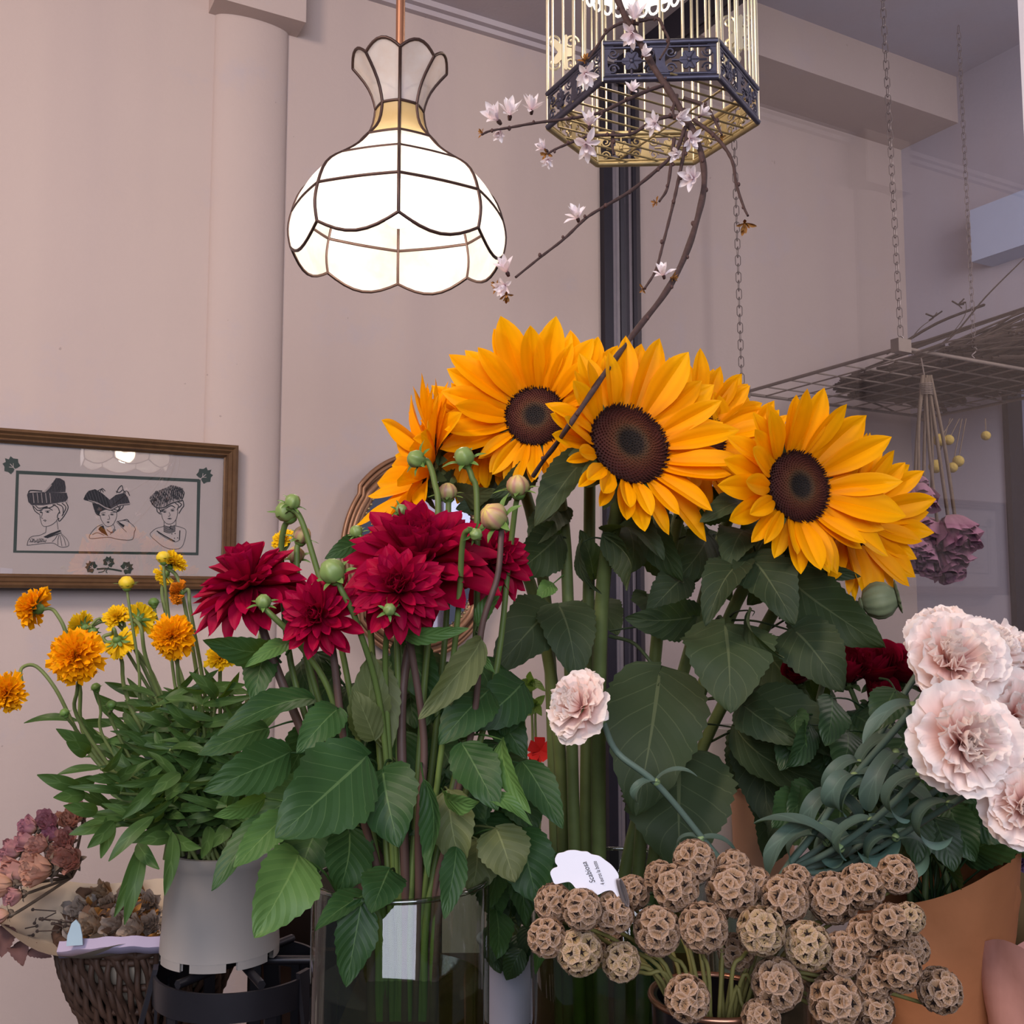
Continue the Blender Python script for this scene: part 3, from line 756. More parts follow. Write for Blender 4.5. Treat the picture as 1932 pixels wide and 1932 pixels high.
chain('chain', 'steel chain at the near corner of the wire rack', up(RN, -.02), RN + UZ * .03, 50)
c3 = P(1838, 655, 2.60); chain('chain', 'steel chain rising from the twigs on the rack', P(1808, 50, 2.60), c3, 50)
# dried bundles lying on the rack
def bundle(label, c0, c1, n, w, h, mat, tip=0.05, group=None, heads=0):
    m = MB(); ax = (c1 - c0); L = ax.length; ax.normalize(); sd = ax.cross(UZ).normalized()
    for i in range(n):
        o = sd * rnd.gauss(0, w) + UZ * abs(rnd.gauss(0, h)); sp = 1 + rnd.random() * 1.1
        a = c0 + o * .6 + ax * rnd.uniform(0, L * .3); b = c0 + o * sp + ax * L * rnd.uniform(.7, 1.05) + UZ * rnd.uniform(-.2, 1) * tip
        mid = a.lerp(b, .5) + UZ * rnd.uniform(0, .02)
        tube(m, catmull([a, mid, b], 4), rnd.uniform(.0016, .0042), 4)
        if heads and i % heads == 0: ball(m, b, rnd.uniform(.006, .012), nu=4, nv=6)
        if rnd.random() < .6:
            k = mid.lerp(b, rnd.random()); tube(m, [k, k + ax * .05 + sd * rnd.uniform(-.04, .04) + UZ * rnd.uniform(-.01, .05)], .0012, 4)
    return solo('dried_flower_bundle', m, label, 'dried flowers', mat, group='dried bundles lying on the rack')
def rk(a, b, z=.012): return RL + rd * rl * a + rx * rw * b + UZ * z
bundle('grey brown dried stems laid along the left of the rack', rk(.25, .30), rk(.50, 1.0), 260, .055, .032, M_twigd)
bundle('dark dried stems heaped on the middle of the rack', rk(.5, .32), rk(.66, 1.0), 260, .06, .036, M_twigd)
bundle('loose dried twigs along the near edge of the rack', rk(.88, .30), rk(.85, 1.0), 150, .05, .035, M_twigd, .12)
bundle('dried grass heads at the back of the rack', rk(.12, .45), rk(.2, 1.0), 90, .035, .02, M_twig, .03, heads=2)
def twig(label, pts, r, mat=M_twigd, heads=()):
    m = MB(); q = catmull([P(*p) for p in pts], 6); tube(m, q, [r, r * .5], 6)
    for p in heads:
        c = P(*p)
        for k in range(5): tube(m, [c, c + V3((rnd.uniform(-1, 1), rnd.uniform(-1, 1), rnd.uniform(-.5, 1))) * .016], .002, 4)
    return solo('dried_twig', m, label, 'twig', mat, group='twigs sticking up from the rack')
twig('long bare twig slanting up over the rack to the reflected box', [(1725, 668, 2.45), (1790, 640, 2.45), (1860, 560, 2.4), (1932, 488, 2.35)], .0028)
twig('thin dried stalk with seed head above the rack', [(1708, 655, 2.43), (1735, 620, 2.43), (1762, 600, 2.43)], .0016, heads=[(1762, 598, 2.43)])
twig('curled dry tendril arching above the rack', [(1735, 665, 2.5), (1780, 645, 2.5), (1818, 600, 2.5), (1822, 572, 2.5), (1810, 570, 2.5)], .0012, heads=[(1808, 575, 2.5)])
twig('bent twig lying over the twigs at the rack edge', [(1720, 668, 2.42), (1790, 645, 2.42), (1860, 635, 2.42), (1932, 622, 2.4)], .0025, heads=[(1905, 625, 2.4)])
twig('brittle stalk above the dark stems on the rack', [(1740, 668, 2.46), (1800, 652, 2.46), (1870, 648, 2.46), (1935, 640, 2.44)], .0018)
# bunch of dried roses hung head down from the rack
hb = P(1745, 700, 2.30)
BUNCH = dict(stems=[(1740, 700, 1733, 900), (1748, 700, 1742, 930), (1752, 700, 1758, 960), (1745, 705, 1768, 985), (1750, 705, 1790, 985), (1755, 700, 1803, 985), (1742, 700, 1725, 960)],
             heads=[(1735, 935, 30), (1712, 985, 36), (1750, 1005, 38), (1800, 1002, 38), (1742, 1045, 36), (1785, 1055, 34), (1718, 1035, 30), (1735, 908, 14), (1825, 1010, 22)])
# ================================================================== PLANT GENERATORS
def leaf_mesh(L, W, kind, bend=.1, fold=.15, wave=.0, serr=0, twist=0, n=30, mcols=6, seed=0, curl=0.0):
    """base at origin, tip at (0,L,0), upper side +Z"""
    r = random.Random(seed); ph = r.uniform(0, 6); ph2 = r.uniform(0, 6)
    def prof(u):
        if kind == 'sun': return max(0, (sin(pi * min(1, u ** .62)) ** .72) * (1 - .12 * u)) if u < 1 else 0
        if kind == 'dah': return max(0, sin(pi * u ** .72)) ** .8 if 0 < u < 1 else 0
        if kind == 'lance': return max(0, sin(pi * u ** .85)) ** .75 if 0 < u < 1 else .06
        if kind == 'strap': return min(1, (1 - u) * 4 + .02) ** .6 * (.75 + .25 * u)
        return max(0, sin(pi * u)) ** .8
    nt_ = {'sun': 13, 'dah': 9}.get(kind, 10)
    # centre line with sag, rescaled to the chord
    cl = []
    for i in range(n + 1):
        u = i / n
        if curl:
            a = curl * u; cl.append((sin(a) / curl, (1 - cos(a)) / curl))
        else: cl.append((u, bend * (sin(pi * u ** .85)) + .03 * wave * sin(7 * u + ph)))
    if not curl: pass
    vs, fs, uv = [], [], []
    for i in range(n + 1):
        u = i / n; y, z = cl[i]
        j0 = max(0, i - 1); j1 = min(n, i + 1); ty = cl[j1][0] - cl[j0][0]; tz = cl[j1][1] - cl[j0][1]; q = sqrt(ty * ty + tz * tz) or 1; ty /= q; tz /= q
        p = prof(u); tw = twist * (u - .5)
        for j in range(mcols + 1):
            v = j / mcols * 2 - 1; e = abs(v)
            w = p * W / 2 * v
            if e > .99 and serr: w *= 1 + serr * ((u * nt_) % 1 - .5)
            dz = fold * abs(w) + wave * W * .09 * sin(u * 11 + ph + (0 if v > 0 else 1.7)) * e * e - .05 * W * wave * cos(u * 9 + ph2) * e
            if kind == 'sun' and u < .16: y_off = -.10 * e ** 1.5 * (1 - u / .16)
            else: y_off = 0
            x = w * cos(tw) - dz * sin(tw); dz2 = w * sin(tw) + dz * cos(tw)
            vs.append((x, (y + y_off * W / L) * L - tz * dz2, z * L + ty * dz2)); uv.append((u, (v + 1) / 2))
    k = mcols + 1
    for i in range(n):
        for j in range(mcols): a = i * k + j; fs.append((a, a + 1, a + k + 1, a + k))
    mb = MB(); mb.add(vs, fs, 0, uv); return mb
LEAFN = [0]
def leafM(a, b, roll=0.0, facing=None):
    ch = (b - a); y = ch.normalized(); tc = (EYE - (a + b) / 2) if facing is None else V3(facing)
    z = tc - y * tc.dot(y)
    if z.length < 1e-5: z = y.orthogonal()
    z.normalize(); z = Matrix.Rotation(R(roll), 3, y) @ z; x = y.cross(z)
    M = Matrix((x, y, z)).transposed().to_4x4(); M.translation = a; return M
def leaf(par, b, t, wpx, kind='dah', mat=None, roll=0, bend=.1, fold=.15, wave=.5, serr=.12, twist=0, pet=None, name='leaf', facing=None, curl=0, petmat=None):
    LEAFN[0] += 1
    A = P(*b) if not isinstance(b, V3) else b; B = P(*t) if not isinstance(t, V3) else t
    Y = A.y; L = (B - A).length; W = S(wpx, Y)
    mb = leaf_mesh(L, W, kind, bend, fold, wave, serr, twist, seed=LEAFN[0], curl=curl)
    M = leafM(A, B, roll, facing)
    if pet is not None:
        q = P(*pet) if not isinstance(pet, V3) else pet
        Mi = M.inverted(); p0 = Mi @ q; c = V3((0, -.12 * L, 0))
        tube(mb, catmull([p0, (p0 + c) / 2 + V3((0, 0, .02 * L)), V3((0, .03 * L, 0)), V3((0, .12 * L, bend * L * .3))], 5), (max(.0012, W * .022), W * .012), 6, 1)
    return part(name, mb.mesh('leaf', [mat, petmat or mat]), par, M)

def petal_mesh(name, mat, prof, n=10, mcols=6, cup=.3, bend=.2, groove=0.0, ruffle=0.0, teeth=0.0, tipnotch=0, seed=0, W=.35, fr=5.):
    r = random.Random(seed); ph = r.uniform(0, 6)
    def fn(u, v):
        e = v * 2 - 1; w = prof(u) * W / 2 * e
        z = bend * u * u + cup * w * w / (W * .5) * 1.0 - groove * W * cos(e * 2 * pi) * prof(u) * .5 + ruffle * (u ** 1.6) * sin(e * fr + ph) + ruffle * .4 * u * u * sin(e * fr * 2.3 + ph * 2)
        y = u * (1 - teeth * .5 * abs(((e * 5 + ph) % 1) * 2 - 1) * u ** 3) - .08 * e * e * u * (1 if teeth else 0)
        return (w, y, z)
    m = MB(); vs, fs, uv = grid(n, mcols, fn); m.add(vs, fs, 0, uv)
    return m.mesh(name, mat)

# ------------------------------------------------------------------ sunflower
def sp(u): return max(.0, (.38 + .62 * min(1, u * 2.6) ** .8) * (1 - max(0, (u - .5) / .5) ** 2.6)) if u < 1 else 0
SUNP = [petal_mesh('sunflower_petal', MP_S, sp, 12, 6, .5, b, .12, 0, 0, 0, i, .36) for i, b in enumerate((.10, -.08, .2, 0, -.18, .12))]
DISK = {}
def disk_mesh():
    nt = NT('sunflower_disk'); uv = nt.N('SeparateXYZ', {0: nt.coord('UV')}); f = nt.noise(300, 2, nt.coord())
    r = nt.math('ADD', uv.outputs[0], nt.math('MULTIPLY', nt.math('SUBTRACT', f, .5), .12))
    col = nt.ramp(r, [(0, hx('1d1a19')), (.28, hx('231d1a')), (.40, hx('4a3524')), (.50, hx('55301e')), (.75, hx('48201a')), (1, hx('2c1513'))])
    gold = nt.math('GREATER_THAN', nt.noise(900, 1, nt.coord()), .68)
    col = nt.mix(nt.math('MULTIPLY', gold, .35), col, hx('9a6a3a'))
    mat = nt.done(nt.bsdf(col, .75, .2)); m = MB()
    def dome(q): return .16 * (1 - q * q) - .10 * max(0, 1 - (q / .42) ** 2)
    vs, fs, uv_ = [], [], []
    prof = [(q / 16, dome(q / 16)) for q in range(17)] + [(.98, -.1), (.7, -.25)]
    lathe(m, [(max(.001, a), b) for a, b in prof], 48)
    m.uv = [(min(1, sqrt(v.x ** 2 + v.y ** 2)), .5) for v in m.v]
    N = 620
    for i in range(N):
        q = sqrt((i + .5) / N); a = i * 2.39996; rr = random.Random(i)
        c = V3((q * cos(a), q * sin(a), dome(q))); h = lerp(.035, .10, q ** 3) * rr.uniform(.7, 1.3); s = .026
        nrm = V3((q * cos(a) * .55, q * sin(a) * .55, 1)).normalized(); x = nrm.orthogonal().normalized() * s; y = nrm.cross(x)
        vs = [c + x, c + y, c - x, c - y, c + nrm * h + x * .5, c + nrm * h + y * .5, c + nrm * h - x * .5, c + nrm * h - y * .5]
        m.add(vs, [(0, 1, 5, 4), (1, 2, 6, 5), (2, 3, 7, 6), (3, 0, 4, 7), (4, 5, 6, 7)], 0, [(q, .5)] * 8)
    for i in range(90):
        a = 2 * pi * i / 90 + random.Random(i).uniform(-.03, .03); d = V3((cos(a), sin(a), 0)); tn = V3((-sin(a), cos(a), 0))
        h = random.Random(i + 500).uniform(.07, .16)
        m.add([d * .97 + tn * .022, d * .97 - tn * .022, d * (.97 + h * .5) + V3((0, 0, h)), d * .90], [(0, 1, 2), (1, 3, 2), (3, 0, 2)], 0, [(1, .5)] * 4)
    return m.mesh('disk', mat)
DISKM = disk_mesh()
def calyx_mesh(n=15, L=.75):
    m = MB()
    lathe(m, [(.95, -.12), (.85, -.30), (.5, -.42), (.2, -.5)], 30)
    for row in range(2):
        for i in range(n):
            a = 2 * pi * (i + row * .5) / n; rr = random.Random(i + row * 40); ln = L * rr.uniform(.8, 1.2)
            lm = leaf_mesh(ln, .34, 'lance', .12, .2, .3, 0, n=8, mcols=2, seed=i)
            m.add(lm.v, lm.f, 0, lm.uv, Rz(a) @ T((0, .75, -.22 - .06 * row)) @ Rx(R(rr.uniform(-25, 25) - 10 * row)))
    return m.mesh('calyx', M_bract)
CALYX = calyx_mesh()
def sunflower(label, hp, face, rd, pl, stem, leaves=(), droop=8, seed=0, counts=(20, 22), lenf=None, group='sunflowers in the vase', sw=11):
    """hp: head pixel+depth, face: world direction, rd: disk radius px, pl: petal length px, stem: [(px,py,Y)...] from head to vase"""
    r = random.Random(seed); h = P(*hp); rD = S(rd, hp[2]); Lp = S(pl, hp[2]); pts = [P(*p) for p in stem]
    t = thing('sunflower', label, 'sunflower', pts[-1], group)
    H = T(h) @ frame(face)
    part('disk', DISKM, t, H @ Sc(rD, rD, rD))
    for row, n in enumerate(counts):
        off = r.random()
        for i in range(n):
            a = 2 * pi * (i + off + r.uniform(-.25, .25)) / n
            ln = Lp * r.uniform(.85, 1.12) * (1 - .0 * row); wd = r.uniform(.85, 1.15)
            if lenf: ln *= lenf(a)
            tilt = lerp(28, 14, row) + r.uniform(-9, 9) - droop * max(0, -sin(a))
            M = H @ Rz(a - pi / 2) @ T((0, rD * .94, -rD * (.02 + .12 * row))) @ Rx(R(tilt)) @ Ry(R(r.uniform(-16, 16))) @ Sc(ln * wd, ln, ln)
            part('petal', r.choice(SUNP), t, M)
    part('calyx', CALYX, t, H @ T((0, 0, -rD * .05)) @ Sc(rD * 1.0))
    back = h - V3(face).normalized() * rD * .42
    q = catmull([back, back - V3(face).normalized() * rD * .5 + V3((0, 0, -.008))] + pts, 6)
    m = MB(); tube(m, q, (S(sw, hp[2]), S(sw * 1.15, hp[2])), 10); part('stem', m, t, mats=M_stem_s)
    return t

# ------------------------------------------------------------------ dahlia
def dp(u): return max(.0, (.30 + .70 * min(1, u * 1.9)) * (1 - max(0, (u - .5) / .5) ** 3.2)) if u < 1 else 0
DAHP = [petal_mesh('dahlia_petal', MP_D, dp, 10, 6, c, b, g, 0, 0, 0, i, .34) for i, (c, b, g) in enumerate(((.9, .10, .05), (.7, -.12, .03), (.8, .2, .05), (.6, -.22, .04), (1.2, .05, .02)))]
DAHC = [petal_mesh('dahlia_inner_petal', MP_D, dp, 8, 6, c, b, 0, 0, 0, 0, 9 + i, .42) for i, (c, b) in enumerate(((2.0, .25), (1.7, .35), (2.2, .15)))]
def small_calyx(par, c, d, r, mat=None, n=6, L=1.3, ang=70):
    m = MB(); F = T(c) @ frame(d)
    lathe(m, [(.01, -1.0), (.5, -.85), (.75, -.45), (.7, -.1)], 14)
    for i in range(n):
        lm = leaf_mesh(L * random.Random(i).uniform(.8, 1.2), .6, 'lance', .2, .2, .3, 0, n=8, mcols=4, seed=i)
        m.add(lm.v, lm.f, 0, lm.uv, Rz(2 * pi * i / n) @ T((0, .5, -.5)) @ Rx(R(90 - ang)))
    m.v = [v * r for v in m.v]
    return part('calyx', m.mesh('calyx', mat or M_calyx), par, F)
def stem_part(par, pts, r0, r1, mat, seg=8):
    m = MB(); tube(m, catmull(pts, 6), (r0, r1), seg); return part('stem', m, par, mats=mat)
def dahlia(label, hp, face, rad, stem, n=99, seed=0, thmax=112, sw=7, mat=None, group='crimson dahlias in the glass vase', flat=1.0):
    r = random.Random(seed); h = P(*hp); Rr = S(rad, hp[2]); pts = [P(*p) for p in stem]
    t = thing('dahlia', label, 'dahlia', pts[-1], group)
    H = T(h) @ frame(face)
    for i in range(n):
        u = (i + .5) / n; a = i * 2.39996; th = lerp(6, thmax, u ** .82) + r.uniform(-5, 5)
        ln = Rr * lerp(.42, 1.02, u ** .7) * r.uniform(.9, 1.1)
        M = H @ Rz(a + r.uniform(-.12, .12)) @ T((0, Rr * .10 * u, -Rr * .12 * u)) @ Rx(R(90 - th)) @ Ry(R(r.uniform(-12, 12))) @ Sc(ln, ln, ln)
        part('petal', r.choice(DAHC if u < .3 else DAHP), t, M)
    small_calyx(t, h - V3(face).normalized() * Rr * .12, face, Rr * .22)
    b = h - V3(face).normalized() * Rr * .3
    stem_part(t, [b] + pts, S(sw, hp[2]), S(sw * 1.2, hp[2]), mat or M_stem_d)
    return t
M_budg = simple('dahlia_bud_green', '7a9150', .45, .45, 0, .18, 30)
def m_bud():
    t = NT('dahlia_bud_blush'); uv = t.N('SeparateXYZ', {0: t.coord('UV')}); w = t.math('MULTIPLY_ADD', t.math('SINE', t.math('MULTIPLY', uv.outputs[1], 6.283 * 6)), .5, .5)
    c = t.ramp(uv.outputs[0], [(0, hx('d8c860')), (.35, hx('c0a070')), (.8, hx('8a9a58'))]); c = t.mix(t.math('MULTIPLY', t.math('POWER', w, 3.0), .7), c, hx('a86a68'))
    return t.done(t.bsdf(c, .45, .4))
M_budp = m_bud()
def dahlia_bud(label, hp, face, rad, stem, mat=None, seed=0, smat=None, sepal=2.0, ang=75, group='dahlia buds among the blooms'):
    h = P(*hp); r = S(rad, hp[2]); pts = [P(*p) for p in stem]; F = V3(face).normalized()
    t = thing('dahlia_bud', label, 'flower bud', pts[-1], group)
    m = MB(); rib = lambda w, u: 1 + .08 * cos(6 * w) * sin(pi * u)
    lathe(m, [(.001, 1.02), (.3, .98), (.62, .82), (.9, .45), (1, .05), (.9, -.45), (.6, -.8), (.25, -.95)], 28, ripple=rib)
    m.v = [v * r for v in m.v]; part('bud', m.mesh('bud', mat or M_budg), t, T(h) @ frame(F))
    small_calyx(t, h - F * r * .45, F, r * .9, n=6, L=sepal, ang=ang)
    stem_part(t, [h - F * r * .9] + pts, S(5.5, hp[2]), S(6.5, hp[2]), smat or M_stem_dg)
    return t

# ------------------------------------------------------------------ carnation
def cp(u): return .16 + .84 * max(0, u) ** 1.1
CARP = [petal_mesh('carnation_petal', MP_C, cp, 10, 14, .12, b, 0, rf, .13, 0, 20 + i, w, f) for i, (b, rf, w, f) in enumerate(((.10, .075, 1.0, 5), (.28, .095, .9, 6), (-.08, .07, 1.15, 4.4), (.2, .11, .8, 7), (0, .06, 1.1, 5.2)))]
CARO = [petal_mesh('carnation_outer_petal', MP_C, lambda u: .2 + .8 * min(1, u * 1.25) ** .8 * (1 - .25 * max(0, (u - .8) / .2) ** 2), 10, 14, .10, b, 0, rf, .08, 0, 40 + i, 1.05, f) for i, (b, rf, f) in enumerate(((.2, .06, 4.2), (-.1, .05, 3.6), (.05, .07, 5)))]
def carnation(label, hp, face, rad, stem, seed=0, n=44, sw=6, group='pale pink carnations', leaves=(), nodes=(), lsc=1.0):
    r = random.Random(seed); h = P(*hp); Rr = S(rad, hp[2]); pts = [P(*p) for p in stem]; F = V3(face).normalized()
    t = thing('carnation', label, 'carnation', pts[-1], group); H = T(h - F * Rr * .32) @ frame(F)
    for i in range(n):
        u = (i + .5) / n; a = i * 2.39996; th = lerp(4, 92, u ** .8) + r.uniform(-9, 9)
        ln = Rr * lerp(.72, 1.06, u) * r.uniform(.92, 1.08); w = lerp(.55, .95, u)
        M = H @ Rz(a) @ T((0, Rr * .03, 0)) @ Rx(R(90 - th)) @ Ry(R(r.uniform(-30, 30) * (1 - u))) @ Sc(ln * w, ln, ln * lerp(1.3, .9, u))
        part('petal', r.choice(CARO if u > .62 else CARP), t, M)
    m = MB(); lathe(m, [(.001, -1.15), (.15, -1.1), (.24, -.9), (.27, -.5), (.23, .12)], 16); m.v = [v * Rr * .95 for v in m.v]
    part('calyx', m.mesh('calyx', M_node), t, T(h - F * Rr * .30) @ frame(F))
    b = h - F * Rr * 1.35
    q = [b] + pts
    stem_part(t, q, S(sw, hp[2]), S(sw, hp[2]), M_stem_c)
    for k, (nx, ny, nY) in enumerate(nodes):
        c = P(nx, ny, nY); m = MB(); ball(m, c, S(sw * 1.25, nY), nu=8, nv=10); part('stem_node', m, t, mats=M_node)
        for s in (-1, 1):
            d = V3((s * r.uniform(.2, 1), r.uniform(-1, .1), r.uniform(.0, .9))).normalized(); L = r.uniform(.05, .075) * lsc
            up_ = V3((-.2 * s, -.3, 1)).normalized(); y = d; z = (up_ - y * up_.dot(y)).normalized(); x = y.cross(z)
            M = Matrix((x, y, z)).transposed().to_4x4(); M.translation = c
            lm = leaf_mesh(L, r.uniform(.013, .019) * lsc, 'strap', 0, .3, .3, 0, r.uniform(-.6, .6), n=22, mcols=4, seed=r.randint(0, 999), curl=-r.uniform(1.2, 4.6))
            part('leaf', lm.mesh('leaf', ML_C), t, M)
    return t

# ------------------------------------------------------------------ rose-like cup bloom
def rose_mesh(name, mat, n=20, seed=0, openness=1.0, rough=.06):
    r = random.Random(seed); m = MB()
    for i in range(n):
        u = (i + .5) / n; a0_ = i * 2.2 + r.uniform(-.3, .3); rad = lerp(.12, .78, u ** .8); half = lerp(1.3, .75, u); hgt = lerp(1.0, .95, u) * r.uniform(.9, 1.05)
        op = openness * lerp(.05, .55, u ** 1.5); ph = r.uniform(0, 6)
        def fn(uu, vv):
            e = vv * 2 - 1; an = a0_ + e * half * (.55 + .45 * min(1, uu * 2)); s = sin(min(1, uu * 1.15) * pi / 2)
            q = rad * (s ** .7) * (1 - .12 * uu) + op * max(0, uu - .6) ** 1.3 * 2.2 + rough * sin(e * 5 + ph) * uu * uu
            z = -.62 + hgt * 1.35 * uu * (1 - .18 * e * e) - op * max(0, uu - .75) * 1.2
            return (q * cos(an), q * sin(an), z)
        vs, fs, uv = grid(8, 8, fn); m.add(vs, fs, 0, uv)
    return m.mesh(name, mat)
ROSE_D = [rose_mesh('dried_bloom', MP_DR, 16, s, .25, .12) for s in range(4)]
ROSE_H = [rose_mesh('hanging_bloom', MP_DH, 16, s, .35, .12) for s in range(3)]
ROSE_R = [rose_mesh('red_bloom', MP_R, 22, s, .6, .03) for s in range(2)]

# ------------------------------------------------------------------ pompon bloom (coreopsis)
def pompon(name, mat, n=70, seed=0, thmax=115, frill=.12, W=.42):
    r = random.Random(seed); m = MB()
    for i in range(n):
        u = (i + .5) / n; th = lerp(5, thmax, u ** .75) + r.uniform(-10, 10); ln = lerp(.55, 1.0, u ** .6) * r.uniform(.85, 1.12); ph = r.uniform(0, 6)
        def fn(uu, vv):
            e = vv * 2 - 1; w = (.25 + .75 * uu ** .9) * W / 2
            return (w * e, uu * (1 - .16 * abs(((e * 1.5 + ph) % 1) * 2 - 1) * uu ** 3), .05 * uu + frill * uu * uu * sin(e * 4 + ph))
        vs, fs, uv = grid(4, 5, fn)
        m.add(vs, fs, 0, uv, Rz(i * 2.39996) @ Rx(R(90 - th)) @ Ry(R(r.uniform(-25, 25))) @ Sc(ln))
    return m.mesh(name, mat)
POM_O = [pompon('bloom', MP_K, 95, s) for s in range(3)]
POM_Y = [pompon('yellow_bloom', MP_Y, 60, s + 5, 100, .08) for s in range(2)]
POM_W = [pompon('withered_bloom', MP_O, 70, 9, 110, .25, .3)]

# ------------------------------------------------------------------ scabiosa seed head
def scab_mesh(seed, mat, ink, N=42):
    r = random.Random(seed); m = MB(); ball(m, (0, 0, 0), .80, 0, 10, 14)
    for i in range(N):
        z = 1 - 2 * (i + .5) / N * .97; a = i * 2.39996 + r.uniform(-.12, .12); q = sqrt(max(0, 1 - z * z)); d = V3((q * cos(a), q * sin(a), z))
        F = frame(d + V3((r.uniform(-.12, .12), r.uniform(-.12, .12), r.uniform(-.12, .12))), V3((.3, .9, .2))); s = r.uniform(.34, .41); ph = r.uniform(0, 6); M = F @ T((0, 0, .80)) @ Sc(s)
        def fn(u, v):
            w = 2 * pi * v; rr = .10 + .95 * u; z_ = .34 * u ** 1.3 - .6 * max(0, u - .8) ** 1.2 + .06 * u * sin(5 * w + ph)
            rr *= 1 + .05 * u * sin(11 * w + ph)
            return (rr * cos(w), rr * sin(w), z_)
        vs, fs, uv = grid(6, 18, fn); m.add(vs, fs, 0, uv, M)
        st = []
        for k in range(10):
            w = 2 * pi * k / 10 + ph; rr = .56 if k % 2 == 0 else .16; st.append((rr * cos(w), rr * sin(w), .34 if k % 2 == 0 else .22))
        m.add(st + [(0, 0, .20)], [(k, (k + 1) % 10, 10) for k in range(10)], 1, None, M)
    return m.mesh('seed_head', [mat, ink])
def m_scab(name, c1, c2, c3):
    t = NT(name); uv = t.N('SeparateXYZ', {0: t.coord('UV')}); u, v = uv.outputs[0], uv.outputs[1]
    col = t.ramp(u, [(0, hx('6a5238')), (.2, hx(c1)), (.7, hx(c2)), (1, hx(c3))])
    w = t.math('SINE', t.math('MULTIPLY', v, 6.283 * 22)); w = t.math('MULTIPLY_ADD', w, .5, .5)
    col = t.mix(t.math('MULTIPLY', w, .22), col, hx('6a5442')); f = t.noise(60, 3, t.coord())
    col = t.mix(t.math('MULTIPLY', f, .3), col, hx('8a6a58'))
    rn = t.N('ObjectInfo').outputs['Random']; col = t.mix(t.math('MULTIPLY', rn, .25), col, hx('8f7660'))
    sh = t.bsdf(col, .7, .25, 0, t.bump(w, .3, .0006)); return t.done(t.trans(sh, col, .3))
MS_1 = m_scab('scabiosa_paper', '94724e', 'b08c68', 'cdb09a'); MS_2 = m_scab('scabiosa_pale_paper', 'c0a468', 'c8ac80', 'd4baa0')
M_star = simple('scabiosa_star', '221a18', .8, .1)
SCAB = [scab_mesh(s, MS_1, M_star) for s in range(4)]; SCABP = [scab_mesh(s + 10, MS_2, M_star) for s in range(2)]
# ================================================================== TABLE, VASES
ZT = P(755, 1706, .78).z - .235
t = thing('table', 'dark wooden counter carrying the vases and pots', 'table', V3((.3, .95, 0)))
m = MB(); box(m, (-.19, .55, ZT - .04), (1.0, 1.40, ZT - .002)); part('tabletop', m, t, mats=M_crate, smooth=False)
for x, y in ((-.14, .60), (.94, .60), (-.14, 1.34), (.94, 1.34)):
    m = MB(); box(m, (x - .03, y - .03, 0), (x + .03, y + .03, ZT - .042)); part('leg', m, t, mats=M_crate, smooth=False)
GLASS = m_glass('clear_glass', 'e4ece6', 1.0, .02, .01); WATER = m_glass('vase_water', 'd3dcb6', .5, .02, .0)
def glass_vase(label, c, r, z0, z1, zw, th=.004, tint=None):
    t = thing('glass_vase', label, 'vase', V3((c[0], c[1], z0)))
    m = MB(); lathe(m, [(.0, 0), (r * .96, 0), (r, .006), (r, z1 - z0 - .002), (r - th * .5, z1 - z0), (r - th, z1 - z0 - .002), (r - th, .012), (0, .012)], 56, M=T((c[0], c[1], z0)))
    part('vessel', m, t, mats=tint or GLASS)
    m = MB(); tube(m, [V3((c[0] + (r - th * .5) * cos(a * pi / 36), c[1] + (r - th * .5) * sin(a * pi / 36), z1)) for a in range(72)], th * .55, 8, closed=True)
    part('lip', m, t, mats=m_glass('glass_lip', 'cfd8d2', 1.6, .05, .12))
    m = MB(); lathe(m, [(0, .014), (r - th - .001, .014), (r - th - .001, zw - z0), (0, zw - z0)], 48, M=T((c[0], c[1], z0)))
    part('water', m, t, mats=WATER)
    return t
VD = P(757, 1660, .85); VDr = S(162, .85); zr_ = P(755, 1704, .85 - VDr).z
glass_vase('wide clear glass cylinder vase holding the red dahlias', VD, VDr, ZT, zr_, P(740, 1915, .85 - VDr).z)
VS = P(1170, 1650, 1.06); VSr = S(165, 1.06); zs_ = P(1100, 1640, 1.06).z
glass_vase('tall glass vase of sunflower stems behind the seed heads', VS, VSr, ZT, zs_, zs_ - .05)
VK = P(1345, 1880, .70); VKr = S(112, .70); zk_ = P(1340, 1880, .70).z
t = thing('scabiosa_pot', 'dark pot with copper rim holding the scabiosa seed heads', 'pot', V3((VK.x, VK.y, ZT)))
m = MB(); lathe(m, [(0, 0), (VKr * .8, 0), (VKr, zk_ - ZT), (VKr - .004, zk_ - ZT), (VKr * .78, .01), (0, .01)], 40, M=T((VK.x, VK.y, ZT))); part('vessel', m, t, mats=M_vasek)
m = MB(); tube(m, [V3((VK.x + VKr * cos(a * pi / 30), VK.y + VKr * sin(a * pi / 30), zk_)) for a in range(60)], .0022, 8, closed=True); part('rim', m, t, mats=M_copper)
